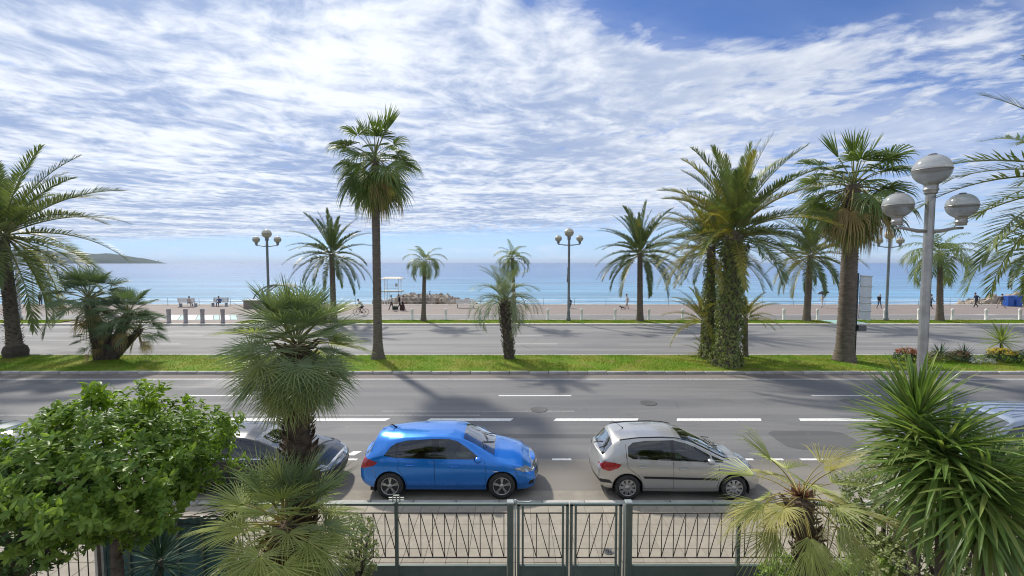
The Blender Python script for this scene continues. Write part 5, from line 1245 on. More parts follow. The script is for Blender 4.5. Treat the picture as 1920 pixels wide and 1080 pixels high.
def street_lamp(label, base, zt_, rg, arm, rs, pr, mp, mu, ml, flat=.8, flute=0.0, drop=1.15, name='street_lamp', group='triple-globe street lamps', rot=0.0):
    rt = thing(name, label, 'street lamp', base, rot, group); h = zt_-base[2]
    zc = h-rg*flat*1.02; zn = zc-rg*flat-rg*.42     # neck bottom
    b = MB(); b.lathe([(pr*1.9, 0), (pr*1.9, .25), (pr*1.5, .32), (pr*1.35, .9), (pr*1.2, .95), (pr*1.1, 1.0), (pr*.98, zn-.05), (pr*.98, zn)], 48 if flute else 16, flute=flute); b.build('post', mp, rt)
    def globe(x, zc_, r, par):
        b = MB(); n = 10
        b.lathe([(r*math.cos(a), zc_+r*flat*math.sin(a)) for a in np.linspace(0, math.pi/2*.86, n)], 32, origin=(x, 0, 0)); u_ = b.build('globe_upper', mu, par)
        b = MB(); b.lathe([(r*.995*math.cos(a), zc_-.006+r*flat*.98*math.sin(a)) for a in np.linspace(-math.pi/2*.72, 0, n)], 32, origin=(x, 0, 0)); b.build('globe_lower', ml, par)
        b = MB(); b.lathe([(r*1.012, zc_-.012), (r*1.022, zc_-.003), (r*1.012, zc_+.006)], 32, origin=(x, 0, 0)); b.build('globe_band', mp, par)
        b = MB(); zt2 = zc_+r*flat*math.sin(math.pi/2*.86); b.lathe([(r*.235, zt2-.01), (r*.22, zt2+r*.05), (r*.1, zt2+r*.07), (0, zt2+r*.075)], 16, origin=(x, 0, 0)); b.build('globe_cap', M_iron, par)
        zb_ = zc_-r*flat*math.sin(math.pi/2*.72)
        b = MB(); b.lathe([(r*.30, zb_-r*.66), (r*.36, zb_-r*.58), (r*.33, zb_-r*.5), (r*.40, zb_-r*.42), (r*.40, zb_-r*.34), (r*.36, zb_-r*.3), (r*.37, zb_-r*.04), (r*.47, zb_+r*.02), (r*.44, zb_+.02)], 20, origin=(x, 0, 0)); b.build('collar', mp, par)
        return zb_-r*.66
    globe(0, zc, rg, rt)
    za = zn-rg*drop
    for s_ in (-1, 1):
        zlow = za+.02; zc2 = zlow+rs*.66+rs*flat*math.sin(math.pi/2*.72)+.04
        b = MB(); b.tube([(0, 0, za-.06), (s_*arm*.35, 0, za-.06), (s_*arm*.8, 0, za), (s_*(arm+rs*.15), 0, za+.01)], [rg*.11, rg*.12, rg*.09, rg*.085], 8); b.build('arm', mp, rt)
        globe(s_*arm, zc2, rs, rt)
    return rt
p = at(1738, 500, 9.75)
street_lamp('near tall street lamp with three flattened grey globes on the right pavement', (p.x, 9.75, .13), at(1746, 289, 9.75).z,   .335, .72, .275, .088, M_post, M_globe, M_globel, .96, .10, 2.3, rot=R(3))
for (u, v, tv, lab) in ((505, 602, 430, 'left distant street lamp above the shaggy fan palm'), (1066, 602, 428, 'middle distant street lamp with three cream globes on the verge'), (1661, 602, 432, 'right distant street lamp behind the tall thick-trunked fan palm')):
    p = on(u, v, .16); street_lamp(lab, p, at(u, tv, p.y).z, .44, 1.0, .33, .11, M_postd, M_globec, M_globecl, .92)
# banner-like dark flag on the middle lamp
p = on(1066, 602, .16)
fg = thing('banner', 'small black and white banner hanging on the middle street lamp', 'banner', (p.x-.12, p.y-.1, at(1066, 529, p.y).z))
b = MB(); vs = []
for i in range(9):
    f = i/8; wv = .06*math.sin(f*5)
    vs += [(-.03-.05*f+wv*.3, wv, 1.35*(1-f)), (.16-.13*f+wv*.5, .05+wv, 1.35*(1-f)-.05)]
b.add(vs, [(2*i, 2*i+1, 2*i+3, 2*i+2) for i in range(8)], 0, True); b.build('cloth', mat('banner_cloth', (.03, .03, .035), .8, var=(.55, .55, .53), vscale=1.2, vamt=.3), fg)
b = MB(); b.tube([(-.08, 0, 1.36), (.2, 0, 1.36)], .02, 6); b.build('holder', M_postd, fg)

# ================================================================== road sign (seen from behind), flagpoles
M_signb = mat('sign_back', (0.66, 0.68, 0.70), 0.5, 0.2, var=(0.56, 0.58, 0.6), vscale=1.0)
p = on(1601, 672, .16); sg = thing('road_sign', 'grey back of a large road sign on a dark post by the thick fan palm', 'road sign', p)
b = MB(); b.lathe([(.085, 0), (.085, at(1601, 512, p.y).z-p.z)], 14); b.build('post', mat('sign_post', (.03, .035, .045), .5), sg)
b = MB(); b.box((.07, -.2, 1.62), (.5, .2, 1.95), 0, .02); b.build('control_box', M_iron, sg)
z0, z1 = at(1620, 598, p.y).z-p.z, at(1620, 516, p.y).z-p.z; tiltx = .1
x0, x1 = .1, at(1643, 550, p.y).x-p.x
nh = 5; hs_ = [(z1-z0)*k for k in (0, .205, .39, .53, .77, 1.0)]
for k in range(nh):
    za, zb_ = z0+hs_[k]+.015, z0+hs_[k+1]-.015
    b = MB(); sh = .16
    b.add([(x0, -.10, za), (x1, .34, za-sh), (x1, .34, zb_-sh*.3), (x0, -.10, zb_), (x0, -.07, za), (x1, .37, za-sh), (x1, .37, zb_-sh*.3), (x0, -.07, zb_)], [(0,1,2,3),(7,6,5,4),(0,4,5,1),(1,5,6,2),(2,6,7,3),(3,7,4,0)])
    b.build('sign_panel', M_signb, sg)
    b = MB(); b.tube([(x0, -.125, zb_), (x1, .315, zb_-sh*.45)], .035, 6); b.build('channel', mat('sign_channel', (.72, .73, .74), .4, .5), sg)
for (dx_,) in ((-.28,), (-.20,)):
    pass
b = MB(); b.add([(-.42, -.2, z0+.15), (-.1, -.1, z0), (-.1, -.1, z1-.05), (-.42, -.2, z1-.1), (-.42, -.17, z0+.15), (-.1, -.07, z0), (-.1, -.07, z1-.05), (-.42, -.17, z1-.1)], [(0,1,2,3),(7,6,5,4),(0,4,5,1),(3,2,6,7),(0,3,7,4)]); b.build('side_panel', M_signb, sg)
for (u, v, Y, tv, r, lab) in ((37, 600, None, 455, .16, 'thick grey pole beside the date palm trunk at the left'), (63, 573, 58.5, 452, .07, 'thin flagpole on the promenade, left of two'), (95, 573, 58.5, 455, .07, 'thin flagpole on the promenade, right of two')):
    p = on(u, v, .15) if Y is None else Vector((at(u, v, Y).x, Y, .12)); fp = thing('flagpole', lab, 'pole', p); hh = at(u-4, tv, p.y).z-p.z
    b = MB(); b.lathe([(r*1.6, 0), (r*1.6, .3), (r, .34), (r*.6, hh)], 12); b.build('pole', M_post, fp)
    b = MB(); b.lathe([(0, hh), (r*.9, hh+r), (0, hh+2*r)], 10); b.build('finial', M_post, fp)

# ================================================================== bollards
M_wb = mat('white_bollard', (0.88, 0.86, 0.82), 0.6, var=(0.76, 0.74, 0.69), vscale=3)
bb = MB(); bb.lathe([(.14, 0), (.14, .06), (.12, .08), (.12, .86), (.135, .9), (.14, .98), (.12, 1.06), (.06, 1.11), (0, 1.12)], 12); bol_me = bb.mesh('bollard', M_wb)
us = [773, 836, 900]+[1027+63.2*k for k in range(15)]
us = [u for u in us if u < 1925]
for i, u in enumerate(us):
    q = on(u, 600.5, .16); q.y = 43.35; q.x = at(u, 600, 43.35).x
    tag(link('bollard', bol_me, None, q), 'white bollard in the verge row, %s from the left' % ORD[i], 'bollard', 'white bollards along the verge')
gb = MB(); gb.lathe([(.20, 0), (.20, .05), (.17, .07), (.17, 1.0), (.19, 1.04), (.19, 1.24), (.16, 1.3), (0, 1.31)], 16); gb_me = gb.mesh('bollard', mat('stone_bollard', (.40, .37, .36), .8, var=(.3, .28, .27), vscale=3, objvar=.1))
for i, u in enumerate((317, 348.5, 380, 418)):
    tag(link('bollard', gb_me, None, (at(u, 605, 41.7).x, 41.7, .12), None, (1, 1, 1.0)), 'thick grey stone bollard at the crossing, %s from the left' % ORD[i], 'bollard', 'stone bollards at the crossing')

# ================================================================== promenade edge railing
rl = thing('promenade_railing', 'thin metal railing along the sea edge of the promenade', 'railing', (0, 59.2, .112))
M_rail = mat('sea_railing', (0.34, 0.40, 0.42), 0.5, 0.4)
pb = MB(); pb.tube([(0, 0, 0), (0, 0, .95)], .028, 6); pme = pb.mesh('post', M_rail)
for z in (.95, .5):
    b = MB(); b.tube([(-80, 0, z), (80, 0, z)], .022, 5); b.build('rail', M_rail, rl)
for k in range(-19, 20): link('post', pme, rl, (k*4.1, 0, 0))

# ================================================================== benches
M_bench = mat('bench_wood', (0.66, 0.58, 0.50), 0.6, var=(0.55, 0.47, 0.4), vscale=5)
def bench(label, base, wd=2.1, rz=0.0, m=None):
    rt = thing('bench', label, 'bench', base, rz, 'promenade benches')
    for k in range(4): b = MB(); b.box((-wd/2, -.22+.13*k, .42), (wd/2, -.12+.13*k, .455)); b.build('seat_slat', m or M_bench, rt)
    for k in range(4): b = MB(); z = .55+.14*k; b.box((-wd/2, -.27-.03*k, z), (wd/2, -.24-.03*k, z+.11)); b.build('back_slat', m or M_bench, rt)
    for sx_2 in (-wd/2+.15, wd/2-.15):
        b = MB(); b.box((sx_2-.03, -.24, 0), (sx_2+.03, .26, .42)); b.build('leg', M_rail, rt)
        b = MB(); b.tube([(sx_2, -.22, .42), (sx_2, -.32, 1.1)], .025, 6); b.build('back_support', M_rail, rt)
    return rt
bp = ground(353, 575, .12); bench('pale bench facing the sea with a person sitting on it, left promenade', bp, 2.2)
bp2 = ground(873, 577, .12); bench('white bench on the promenade in front of the rock groyne', bp2, 2.3, 0, M_wb)
bp3 = ground(412, 574, .12); bench('low seat by the sea railing under the man in blue', bp3, 2.0, math.pi)

# ================================================================== lifeguard tower
p = at(737, 575, 74); lt_ = thing('lifeguard_tower', 'open white lifeguard platform with a flat roof on the beach', 'lifeguard tower', (p.x, 74, -2.9))
def rz_(v): return at(737, v, 74).z+2.9
hwid = 1.28
for (dx_, dy_) in ((-1.15, -.8), (1.15, -.8), (-1.15, .8), (1.15, .8)):
    b = MB(); b.tube([(dx_, dy_, 0), (dx_, dy_, rz_(523))], .055, 6); b.build('post', M_white, lt_)
b = MB(); b.box((-1.72, -1.2, rz_(523)), (1.72, 1.2, rz_(523)+.08)); b.add([(-1.72,-1.2,rz_(523)+.08),(1.72,-1.2,rz_(523)+.08),(1.2,0,rz_(519)),(-1.2,0,rz_(519)),(1.72,1.2,rz_(523)+.08),(-1.72,1.2,rz_(523)+.08)], [(0,1,2,3),(1,4,2),(3,2,4,5),(0,3,5)]); b.build('roof', M_kerbw, lt_)
b = MB(); b.box((-1.6, -1.05, rz_(547)), (1.6, 1.05, rz_(545))); b.build('platform', M_pale_m, lt_)
for z in (rz_(534), rz_(540)):
    b = MB(); b.tube([(-1.15, -.8, z), (1.15, -.8, z)], .035, 5); b.build('guard_rail', M_white, lt_)
b = MB(); b.tube([(-.7, -.9, 0), (-.7, -.82, rz_(546))], .03, 5); b.tube([(-.3, -.9, 0), (-.3, -.82, rz_(546))], .03, 5); b.build('ladder', M_white, lt_)
b = MB(); b.box((.62, -.86, rz_(537)), (1.0, -.8, rz_(531))); b.build('sign_board', M_rail, lt_)

# ================================================================== rock groynes
M_rock = mat('groyne_rock', (0.44, 0.37, 0.29), 0.95, var=(0.26, 0.21, 0.165), vscale=1.3, vamt=1.0, bump=.8, bscale=4, objvar=.22)
def rock_mesh(seed):
    rd = random.Random(seed); bm = bmesh.new(); bmesh.ops.create_icosphere(bm, subdivisions=1, radius=1)
    for v in bm.verts: v.co *= rd.uniform(.72, 1.2)
    me = bpy.data.meshes.new('rock'); bm.to_mesh(me); bm.free(); me.materials.append(M_rock); return me
RK = [rock_mesh(k) for k in range(7)]
def groyne(label, poly_u, Y0, Y1, n, seed, peak):
    rd = random.Random(seed); c = at(sum(poly_u)/2, 570, (Y0+Y1)/2); rt = thing('rock_groyne', label, 'rock groyne', (c.x, c.y, -3.8))
    for k in range(n):
        f = rd.random(); Y = Y0+(Y1-Y0)*rd.random(); u = poly_u[0]+(poly_u[1]-poly_u[0])*f
        vtop = peak(f); top = at(u, vtop, Y).z; lowz = at(u, 573, Y).z
        z = lowz+(top-lowz)*rd.random()**.6; s_ = rd.uniform(.55, 1.15)
        link('rock', rd.choice(RK), rt, Vector((at(u, 570, Y).x-c.x, Y-c.y, z+3.8-s_*.3)), (rd.uniform(0, 6), rd.uniform(0, 6), rd.uniform(0, 6)), (s_*1.3, s_, s_*.75))
    b = MB(); nn_ = 24; vs = []
    for i in range(nn_+1):
        f = i/nn_; u = poly_u[0]+(poly_u[1]-poly_u[0])*f; zt_ = at(u, peak(f)+3, (Y0+Y1)/2).z+3.4
        x = at(u, 570, (Y0+Y1)/2).x-c.x; vs += [(x, Y0-c.y, 0), (x, 0, zt_), (x, Y1-c.y, 0)]
    b.add(vs, [(3*i+q, 3*i+3+q, 3*i+4+q, 3*i+1+q) for i in range(nn_) for q in range(2)], 0, True); b.build('rubble_core', M_rock, rt)
groyne('low groyne of pale boulders reaching into the sea behind the lifeguard platform', (706, 888), 76, 88, 190, 5, lambda f: 571-15*min(1, f*3.2)*min(1, (1-f)*3.2)*(1 if f > .28 else .75))
groyne('rock groyne of boulders at the far right by the blue container', (1795, 1990), 78, 92, 120, 6, lambda f: 571-17*min(1, f*2.2))
# blue containers
for i, (u, lab) in enumerate(((1889, 'blue plastic container by the right groyne, left of two'), (1905, 'blue plastic container by the right groyne, right of two'))):
    q = ground(u, 574, .12); ct = thing('container', lab, 'container', (q.x, q.y, .12), 0, 'blue containers')
    s_ = .42; b = MB(); vs = []
    for (z, k) in ((0, .82), (.05, .86), (1.15, 1.0), (1.2, 1.06), (1.26, 1.06), (1.26, .96)):
        vs += [(-s_*k, -s_*k, z), (s_*k, -s_*k, z), (s_*k, s_*k, z), (-s_*k, s_*k, z)]
    b.add(vs, [(4*q_+r, 4*q_+(r+1) % 4, 4*q_+4+(r+1) % 4, 4*q_+4+r) for q_ in range(5) for r in range(4)]+[(3,2,1,0)]); b.build('bin_body', mat('blue_plastic', (.02, .10, .42), .45, objvar=.15), ct)
    b = MB(); b.box((-s_*1.02, -s_*1.02, 1.262), (s_*1.02, s_*1.02, 1.33), 0, .04); b.build('lid', mat('blue_plastic', (.02, .10, .42), .45), ct)
# low stone planter and pale canopy behind the shaggy palm, beach shelter at left
q = ground(474, 578, .12); pl = thing('planter_wall', 'low stone box wall on the promenade left of the shaggy fan palm', 'planter', (q.x, q.y, .11))
b = MB(); b.box((-.9, -.4, 0), (.9, .4, .95), 0, .02); b.build('wall', M_prom, pl); b = MB(); b.box((-1.0, -.48, .952), (1.0, .48, 1.06), 0, .02); b.build('coping', M_kerbw, pl)
q = at(530, 575, 64); cp = thing('beach_canopy', 'dark arched beach canopy frame peeking out behind the shaggy fan palm', 'canopy', (q.x, 64, -1.2))
nA = 18
for yy in (-1.5, 0, 1.5):
    b = MB(); b.tube([(-3.6*math.cos(math.pi*i/nA), yy, 3.75*math.sin(math.pi*i/nA)**.85+.05) for i in range(nA+1)], .09, 6); b.build('arch', M_postd, cp)
b = MB(); vs = []
for i in range(6, 13):
    a = math.pi*i/nA
    for yy in (-1.6, 1.6): vs.append((-3.66*math.cos(a), yy, 3.82*math.sin(a)**.85+.07))
b.add(vs, [(2*i, 2*i+1, 2*i+3, 2*i+2) for i in range(6)], 0, True); b.build('roof_skin', M_postd, cp)
for a in (0.05, 1.0, 2.1, 3.09):
    b = MB(); b.tube([(-3.55*math.cos(a), -1.6, 0), (-3.55*math.cos(a), -1.6, max(.4, 3.7*math.sin(a)**.85))], .07, 6); b.build('strut', M_postd, cp)
q = at(30, 565, 70); sh_ = thing('beach_shelter', 'flat pale beach shelter roof at the far left', 'shelter', (q.x, 70, -2.5))
hz = at(30, 555, 70).z+2.5
b = MB(); b.box((-3.2, -1.2, hz), (2.2, 1.2, hz+.12)); b.build('roof', M_white, sh_)
for k in range(5): b = MB(); b.tube([(-3.0+1.25*k, -1.1, 0), (-3.0+1.25*k, -1.1, hz)], .05, 6); b.build('post', M_white, sh_)
# sail boats near the horizon
for (u, v, Y, lab) in ((456, 494, 2600, 'tiny sailing boat on the horizon left of the left lamp'), (866, 506, 900, 'tiny moored boat out on the sea above the rock groyne')):
    q = at(u, v, Y); bt_ = thing('sailing_boat', lab, 'boat', (q.x, Y, -3.7)); k = Y/2600
    b = MB(); b.add([(-4*k, -1.2*k, .2*k), (4.5*k, 0, .9*k), (-4*k, 1.2*k, .2*k), (-4*k, -1.3*k, 1.0*k), (5*k, 0, 1.3*k), (-4*k, 1.3*k, 1.0*k)], [(0,1,4,3),(1,2,5,4),(3,4,5),(2,0,3,5)]); b.build('hull', M_white, bt_)
    b = MB(); b.tube([(0, 0, 1*k), (0, 0, 13*k)], .12*k, 5); b.build('mast', M_white, bt_)
    if k > .5: b = MB(); b.add([(.2, 0, 2), (-4, .4, 2.2), (0, 0, 12.5), (0, .1, 2)], [(0, 1, 2), (3, 2, 1)]); b.build('sail', M_white, bt_)
# ================================================================== people and the cyclist
M_skin = mat('skin', (0.50, 0.32, 0.23), 0.6); M_hair = mat('hair', (0.03, 0.02, 0.015), 0.7); M_shoe = mat('shoe', (.04, .04, .045), .6)
def cloth(n_, c): return mat('cloth_'+n_, c, .9, var=[x*.7 for x in c], vscale=6)
def person(label, base, rz, pose, top, bottom, height=1.72, hair=M_hair, sleeves=True, shorts=False, hold=(), group='people on the promenade', seat=0.0, cat='person'):
    """skeleton -> skin surface; x forward, y left"""
    rt = thing('person', label, cat, base, rz, group); k = height/1.75
    J = dict(pel=(0,0,.95), sp=(0,0,1.15), ch=(.0,0,1.35), nk=(.01,0,1.50), hd0=(.02,0,1.60), hd1=(.03,0,1.70))
    for s_, n_ in ((1, 'L'), (-1, 'R')):
        J['sh'+n_] = (0, .19*s_, 1.42); J['el'+n_] = (-.02, .25*s_, 1.14); J['wr'+n_] = (.04, .26*s_, .90); J['hn'+n_] = (.06, .26*s_, .82)
        J['hp'+n_] = (0, .10*s_, .90); J['kn'+n_] = (.02, .11*s_, .50); J['an'+n_] = (0, .11*s_, .09); J['to'+n_] = (.17, .13*s_, .04)
    J.update(pose)
    E = [('pel','sp'),('sp','ch'),('ch','nk'),('nk','hd0'),('hd0','hd1')]
    for n_ in 'LR': E += [('ch','sh'+n_),('sh'+n_,'el'+n_),('el'+n_,'wr'+n_),('wr'+n_,'hn'+n_),('pel','hp'+n_),('hp'+n_,'kn'+n_),('kn'+n_,'an'+n_),('an'+n_,'to'+n_)]
    RD = dict(pel=(.15,.12), sp=(.145,.11), ch=(.16,.12), nk=(.06,.06), hd0=(.078,.085), hd1=(.085,.095), sh=(.068,.068), el=(.047,.047), wr=(.034,.034), hn=(.04,.025), hp=(.095,.095), kn=(.062,.062), an=(.045,.045), to=(.04,.03))
    names = list(J); idx = {n_: i for i, n_ in enumerate(names)}
    me = bpy.data.meshes.new('body'); me.from_pydata([Vector(J[n_])*k for n_ in names], [(idx[a], idx[b_]) for a, b_ in E], [])
    o = bpy.data.objects.new('tmp_body', me); col.objects.link(o)
    sk = o.modifiers.new('s', 'SKIN'); sk.use_smooth_shade = True
    for n_ in names:
        r = RD.get(n_) or RD[n_[:2]]; v = me.skin_vertices[0].data[idx[n_]]; v.radius = (r[0]*k, r[1]*k); v.use_root = (n_ == 'pel')
    ss = o.modifiers.new('u', 'SUBSURF'); ss.levels = 1; ss.render_levels = 1
    dg = bpy.context.evaluated_depsgraph_get(); ev = bpy.data.meshes.new_from_object(o.evaluated_get(dg)); bpy.data.objects.remove(o)
    ev.name = 'body'; ev.materials.clear()
    for m_ in (M_skin, top, bottom, M_shoe): ev.materials.append(m_)
    segs_ = [(Vector(J[a])*k, Vector(J[b_])*k, a, b_) for a, b_ in E]
    for f in ev.polygons:
        c = f.center; best = None
        for (a, b_, na, nb) in segs_:
            d = b_-a; t_ = max(0, min(1, (c-a).dot(d)/d.length_squared)); ds = (a+d*t_-c).length
            if best is None or ds < best[0]: best = (ds, na, nb, t_)
        _, na, nb, t_ = best; mi = 1
        if nb[:2] in ('hd',) or na == 'hd0' or (nb == 'nk' and t_ > .75) : mi = 0
        elif nb[:2] == 'hn' or (nb[:2] == 'wr' and not sleeves): mi = 0
        elif nb[:2] in ('hp', 'kn') or na == 'pel' and nb[:2] == 'hp': mi = 2
        elif nb[:2] == 'an': mi = 0 if shorts else 2
        elif nb[:2] == 'to': mi = 3
        f.material_index = mi; f.use_smooth = True
    bo = link('body', ev, rt)
    h0, h1 = Vector(J['hd0'])*k, Vector(J['hd1'])*k
    b = MB(); b.lathe([(.0, .105), (.06, .092), (.094, .05), (.1, 0), (.085, -.05), (.07, -.09)], 14); ho = b.build('hair', hair, rt, h1+Vector((-.018, 0, .012)), None, (k*.98, k*.9, k))
    # face: nose, eyes, ears
    b = MB(); b.tube([h1+Vector((.085, 0, -.02))*k, h1+Vector((.112, 0, -.055))*k, h1+Vector((.085, 0, -.065))*k], [.01, .014, .01], 6); b.build('nose', M_skin, rt)
    for s_ in (-1, 1):
        b = MB(); b.lathe([(0, -.008), (.01, 0), (0, .008)], 8, origin=tuple(h1+Vector((.088, .035*s_, -.03))*k)); b.build('eye', M_hair, rt)
        b = MB(); b.lathe([(0, -.03), (.016, 0), (0, .03)], 8, origin=tuple(h1+Vector((0, .095*s_, -.04))*k)); b.build('ear', M_skin, rt)
    # fingers
    for n_ in 'LR':
        wv = Vector(J['wr'+n_])*k; hv = Vector(J['hn'+n_])*k; d = (hv-wv).normalized(); sd = d.cross(Vector((0, 1, 0))); sd = sd.normalized() if sd.length > .1 else Vector((1, 0, 0))
        b = MB()
        for i, ln in enumerate((.07, .08, .075, .06)):
            o_ = hv+sd*(-.027+.018*i); q = o_+d*ln*.55; q2 = q+d*ln*.4+Vector((0, -.02 if n_ == 'L' else .02, 0)); b.tube([o_, q, q2], [.009, .0085, .006], 5)
        o_ = wv.lerp(hv, .5)+sd*.03; b.tube([o_, o_+sd*.03+d*.03, o_+sd*.035+d*.065], [.011, .0095, .007], 5)
        b.build('fingers', M_skin, rt)
    return rt
def walk(ph=1.0, arm=1.0, lean=.04):
    return dict(knL=(.20*ph, .10, .52), anL=(.30*ph, .10, .12), toL=(.46*ph if ph > 0 else .3*ph+.16, .11, .09), knR=(-.02*ph, -.10, .50), anR=(-.32*ph, -.10, .14), toR=(-.32*ph+.16, -.11, .04),
                elL=(-.12*arm, .25, 1.16), wrL=(-.12*arm, .26, .92), hnL=(-.10*arm, .26, .84), elR=(.06*arm, -.25, 1.15), wrR=(.22*arm, -.24, .97), hnR=(.28*arm, -.24, .91),
                ch=(lean, 0, 1.35), nk=(lean*1.5, 0, 1.5), hd0=(lean*1.8+.01, 0, 1.6), hd1=(lean*2+.02, 0, 1.7))
SIT = dict(knL=(.45, .14, .93), anL=(.47, .13, .50), toL=(.63, .14, .46), knR=(.45, -.14, .93), anR=(.42, -.13, .50), toR=(.58, -.14, .46), hpL=(.05, .11, .92), hpR=(.05, -.11, .92))
def pg(u, v): q = ground(u, v, .115); return q
RGT, LFT, SEA, CAMW = 0.0, math.pi, math.pi/2, -math.pi/2
hj = cloth
# sitting people (the seated pose puts the feet at height .46 below the hips' .95: lower the root)
q = Vector(bp); person('person sitting on the pale bench, seen from behind', (q.x+.1, q.y+.05, q.z-.46), SEA, SIT, hj('dark', (.06, .06, .08)), hj('navy', (.03, .04, .08)))
q = Vector(bp3); person('man in a blue top sitting with elbows out by the sea railing', (q.x, q.y-.0, q.z-.46), CAMW, dict(SIT, elL=(.16, .36, 1.16), wrL=(.36, .22, 1.0), hnL=(.42, .18, .98), elR=(.16, -.36, 1.16), wrR=(.36, -.22, 1.0), hnR=(.42, -.18, .98), ch=(.08, 0, 1.34), nk=(.13, 0, 1.48), hd0=(.16, 0, 1.58), hd1=(.18, 0, 1.67)), hj('blue', (.10, .17, .33)), hj('black', (.025, .025, .03)), sleeves=True)
person('person in dark clothes standing by the railing at the far left', pg(76, 573), RGT, {}, hj('black', (.025, .025, .03)), hj('black', (.025, .025, .03)))
# travellers with luggage
q = pg(735, 582); person('walker in a white top carrying a bag, leftmost of three', q, LFT, walk(), hj('white', (.62, .6, .58)), hj('black', (.025, .025, .03)), 1.72, shorts=False)
bg = thing('travel_bag', 'dark green bag beside the walker in white', 'bag', (q.x+.45, q.y-.25, .12)); b = MB(); b.box((-.3, -.18, .1), (.3, .18, .5), 0, .06); b.build('bag_body', hj('bag', (.025, .045, .025)), bg); b = MB(); b.tube([(-.15, 0, .48), (-.1, 0, .66), (.1, 0, .66), (.15, 0, .48)], .02, 6); b.build('handle', M_black, bg)
q = pg(749, 580); person('walker in black between two others by the groyne', q, LFT, walk(-1.0), hj('black', (.025, .025, .03)), hj('black', (.025, .025, .03)), 1.75)
q = pg(755, 582); person('walker in a pink top with long dark hair pulling a suitcase', q, RGT, walk(.8), hj('pink', (.52, .33, .30)), hj('black', (.025, .025, .03)), 1.70, sleeves=False)
sc_o = thing('suitcase', 'dark brown suitcase pulled by the walker in pink', 'suitcase', (q.x+.02, q.y-.3, .12)); b = MB(); b.box((-.24, -.15, .06), (.24, .15, .72), 0, .05); b.build('shell', hj('case', (.07, .035, .03)), sc_o); b = MB(); b.tube([(-.12, .1, .7), (-.12, .1, 1.02), (.12, .1, 1.02), (.12, .1, .7)], .013, 6); b.build('handle', M_iron, sc_o)
for s_ in (-.18, .18): b = MB(); b.lathe([(.05, -.02), (.05, .02)], 12, axis='Y', origin=(s_, 0, .05)); b.build('wheel', M_rubber, sc_o)
person('tiny person sitting on top of the boulders of the groyne', (at(806, 556, 80).x, 80, at(806, 556, 80).z-.75), RGT, SIT, hj('dark', (.06, .06, .08)), hj('dark', (.06, .06, .08)))
q = pg(1176, 580); person('woman in a white shirt and shorts walking left of the lone date palm', q, LFT, walk(.7), hj('white', (.62, .6, .58)), hj('pinkshort', (.5, .36, .30)), 1.78, shorts=True)
dg_ = thing('dog', 'small dark dog walking beside the woman in white', 'dog', (q.x-.55, q.y, .12), LFT)
b = MB(); b.tube([(-.2, 0, .24), (-.1, 0, .25), (.1, 0, .25), (.2, 0, .29), (.27, 0, .38), (.36, 0, .38), (.42, 0, .36)], [.05, .075, .085, .07, .055, .06, .03], 10)
for (x_, y_) in ((-.16, .05), (-.16, -.05), (.14, .05), (.14, -.05)): b.tube([(x_, y_, .24), (x_+(-.03 if x_ < 0 else .01), y_, .12), (x_, y_, .01), (x_+.04, y_, .01)], [.035, .022, .02, .018], 6)
b.tube([(-.2, 0, .27), (-.3, 0, .36), (-.33, 0, .42)], [.025, .018, .008], 6); b.tube([(.3, .035, .42), (.28, .06, .47)], [.02, .006], 5); b.tube([(.3, -.035, .42), (.28, -.06, .47)], [.02, .006], 5)
b.build('body', hj('dogfur', (.05, .045, .04)), dg_)
person('dark figure sitting by the foot of the middle street lamp', (pg(1068, 578).x, pg(1068, 578).y, -.3), SEA, SIT, hj('black', (.025, .025, .03)), hj('black', (.025, .025, .03)))
q = pg(1541, 577); person('person in white holding a black umbrella', q, RGT, dict(walk(.6), elR=(.14, -.24, 1.22), wrR=(.2, -.16, 1.45), hnR=(.2, -.14, 1.52)), hj('white', (.62, .6, .58)), hj('whitet', (.7, .68, .65)), 1.72)
um = thing('umbrella', 'black umbrella held by the person in white', 'umbrella', (q.x+.15, q.y-.12, 1.6)); 
b = MB(); b.lathe([(0, .62), (.2, .6), (.42, .52), (.56, .40), (.60, .33), (.57, .36), (.4, .49), (.2, .57), (0, .59)], 16); um.rotation_euler = (0, R(-14), 0); b.build('canopy', hj('black', (.025, .025, .03)), um); b = MB(); b.tube([(0, 0, -.12), (0, 0, .68)], .01, 6); b.build('shaft', M_iron, um)
q = pg(1648, 579); person('man in a black jacket and white cap walking toward the camera', q, CAMW, walk(.7), hj('black', (.025, .025, .03)), hj('jean', (.12, .16, .24)), 1.76, hair=hj('white', (.62, .6, .58)))
q = pg(1744, 580); person('walker in dark clothes half hidden behind the near lamp post', q, RGT, walk(1.1), hj('bluegrey', (.25, .28, .34)), hj('black', (.025, .025, .03)), 1.75)
q = pg(1830, 577); person('walker in navy in front of the right groyne', q, LFT, walk(1.1, 1.0, .08), hj('navy', (.03, .04, .08)), hj('black', (.025, .025, .03)), 1.82, sleeves=False)
q = pg(1876, 578); person('walker in shorts striding beside the blue container', q, RGT, walk(-1.3, 1.0, .06), hj('dark', (.06, .06, .08)), hj('khaki', (.24, .2, .15)), 1.72, shorts=True)
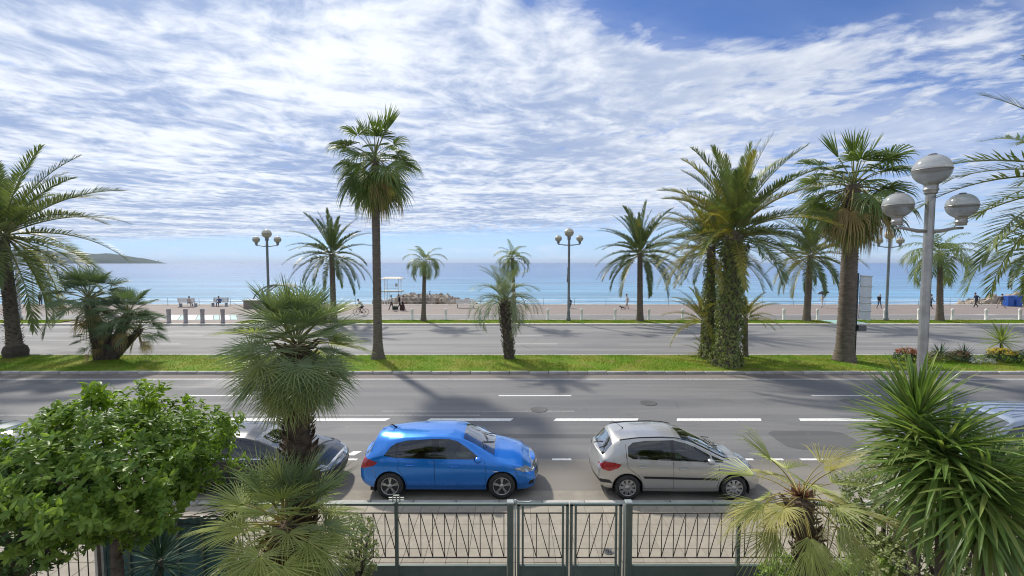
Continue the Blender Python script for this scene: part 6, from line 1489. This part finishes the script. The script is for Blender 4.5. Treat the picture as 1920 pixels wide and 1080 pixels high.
# cyclist
q = pg(677, 591); bk = thing('bicycle', 'road bicycle ridden along the cycle path', 'bicycle', (q.x, q.y, .115), LFT)
def bw(x): 
    b = MB(); pts = [(x+.335*math.cos(a), 0, .345+.335*math.sin(a)) for a in np.linspace(0, 2*math.pi, 25)]; b.tube(pts, .022, 6, cap=False); wo = b.build('wheel', M_rubber, bk)
    b = MB()
    for a in np.linspace(0, math.pi, 9)[:-1]: b.tube([(x-.32*math.cos(a), 0, .345-.32*math.sin(a)), (x+.32*math.cos(a), 0, .345+.32*math.sin(a))], .004, 4)
    b.build('spokes', M_iron, wo)
bw(-.51); bw(.51)
b = MB()
for (a, c_) in (((-.51, 0, .345), (-.06, 0, .3)), ((-.06, 0, .3), (-.2, 0, .86)), ((-.06, 0, .3), (.34, 0, .78)), ((-.17, 0, .78), (.34, 0, .84)), ((-.51, 0, .345), (-.18, 0, .8)), ((.51, 0, .345), (.34, 0, .9))): b.tube([a, c_], .02, 6)
b.build('frame', M_bar, bk)
b = MB(); b.tube([(.34, 0, .9), (.36, 0, .98), (.44, 0, 1.0)], .015, 6); b.tube([(.48, -.24, .98), (.44, -.2, 1.0), (.44, .2, 1.0), (.48, .24, .98)], .014, 6); b.build('handlebar', M_black, bk)
b = MB(); b.tube([(-.32, 0, .9), (-.2, 0, .905), (-.04, 0, .89)], [.07, .05, .02], 8); b.build('saddle', M_black, bk)
b = MB(); b.lathe([(.09, -.01), (.09, .01)], 16, axis='Y', origin=(-.06, 0, .3)); b.tube([(-.06, -.08, .3), (.06, -.1, .2)], .012, 5); b.tube([(-.06, .08, .3), (-.18, .1, .4)], .012, 5); b.build('crank', M_iron, bk)
person('cyclist in dark shorts leaning over the handlebars on the cycle path', (q.x, q.y, .115), LFT, dict(pel=(-.2, 0, 1.0), sp=(-.1, 0, 1.18), ch=(.08, 0, 1.34), nk=(.2, 0, 1.45), hd0=(.26, 0, 1.53), hd1=(.30, 0, 1.62), shL=(.08, .18, 1.38), shR=(.08, -.18, 1.38), elL=(.24, .24, 1.18), elR=(.24, -.24, 1.18), wrL=(.42, .22, 1.03), wrR=(.42, -.22, 1.03), hnL=(.48, .22, 1.0), hnR=(.48, -.22, 1.0),
       hpL=(-.16, .1, .95), hpR=(-.16, -.1, .95), knL=(.2, .11, .80), anL=(.0, .11, .45), toL=(.14, .12, .40), knR=(.12, -.11, .60), anR=(-.02, -.11, .26), toR=(.14, -.12, .21)), hj('cyan', (.35, .38, .42)), hj('black', (.025, .025, .03)), 1.74, sleeves=False, shorts=True, hair=hj('black', (.025, .025, .03)))
# ================================================================== sea haze
b = MB(); b.box((-46000, -40, -5.0), (46000, 43000, 150))
hz_m = bpy.data.materials.new('haze_air'); hz_m.use_nodes = True; n = NT(hz_m.node_tree); n.n.remove(n.n['Principled BSDF'])
pv = n.add('ShaderNodeVolumePrincipled', {'Color': (0.72, 0.84, 1.0, 1), 'Density': 5e-5, 'Anisotropy': 0.2})
n.l.new(pv.outputs[0], n.n['Material Output'].inputs['Volume'])
tag(b.build('haze', hz_m), 'thin sea haze over the whole bay', 'haze', kind='stuff')
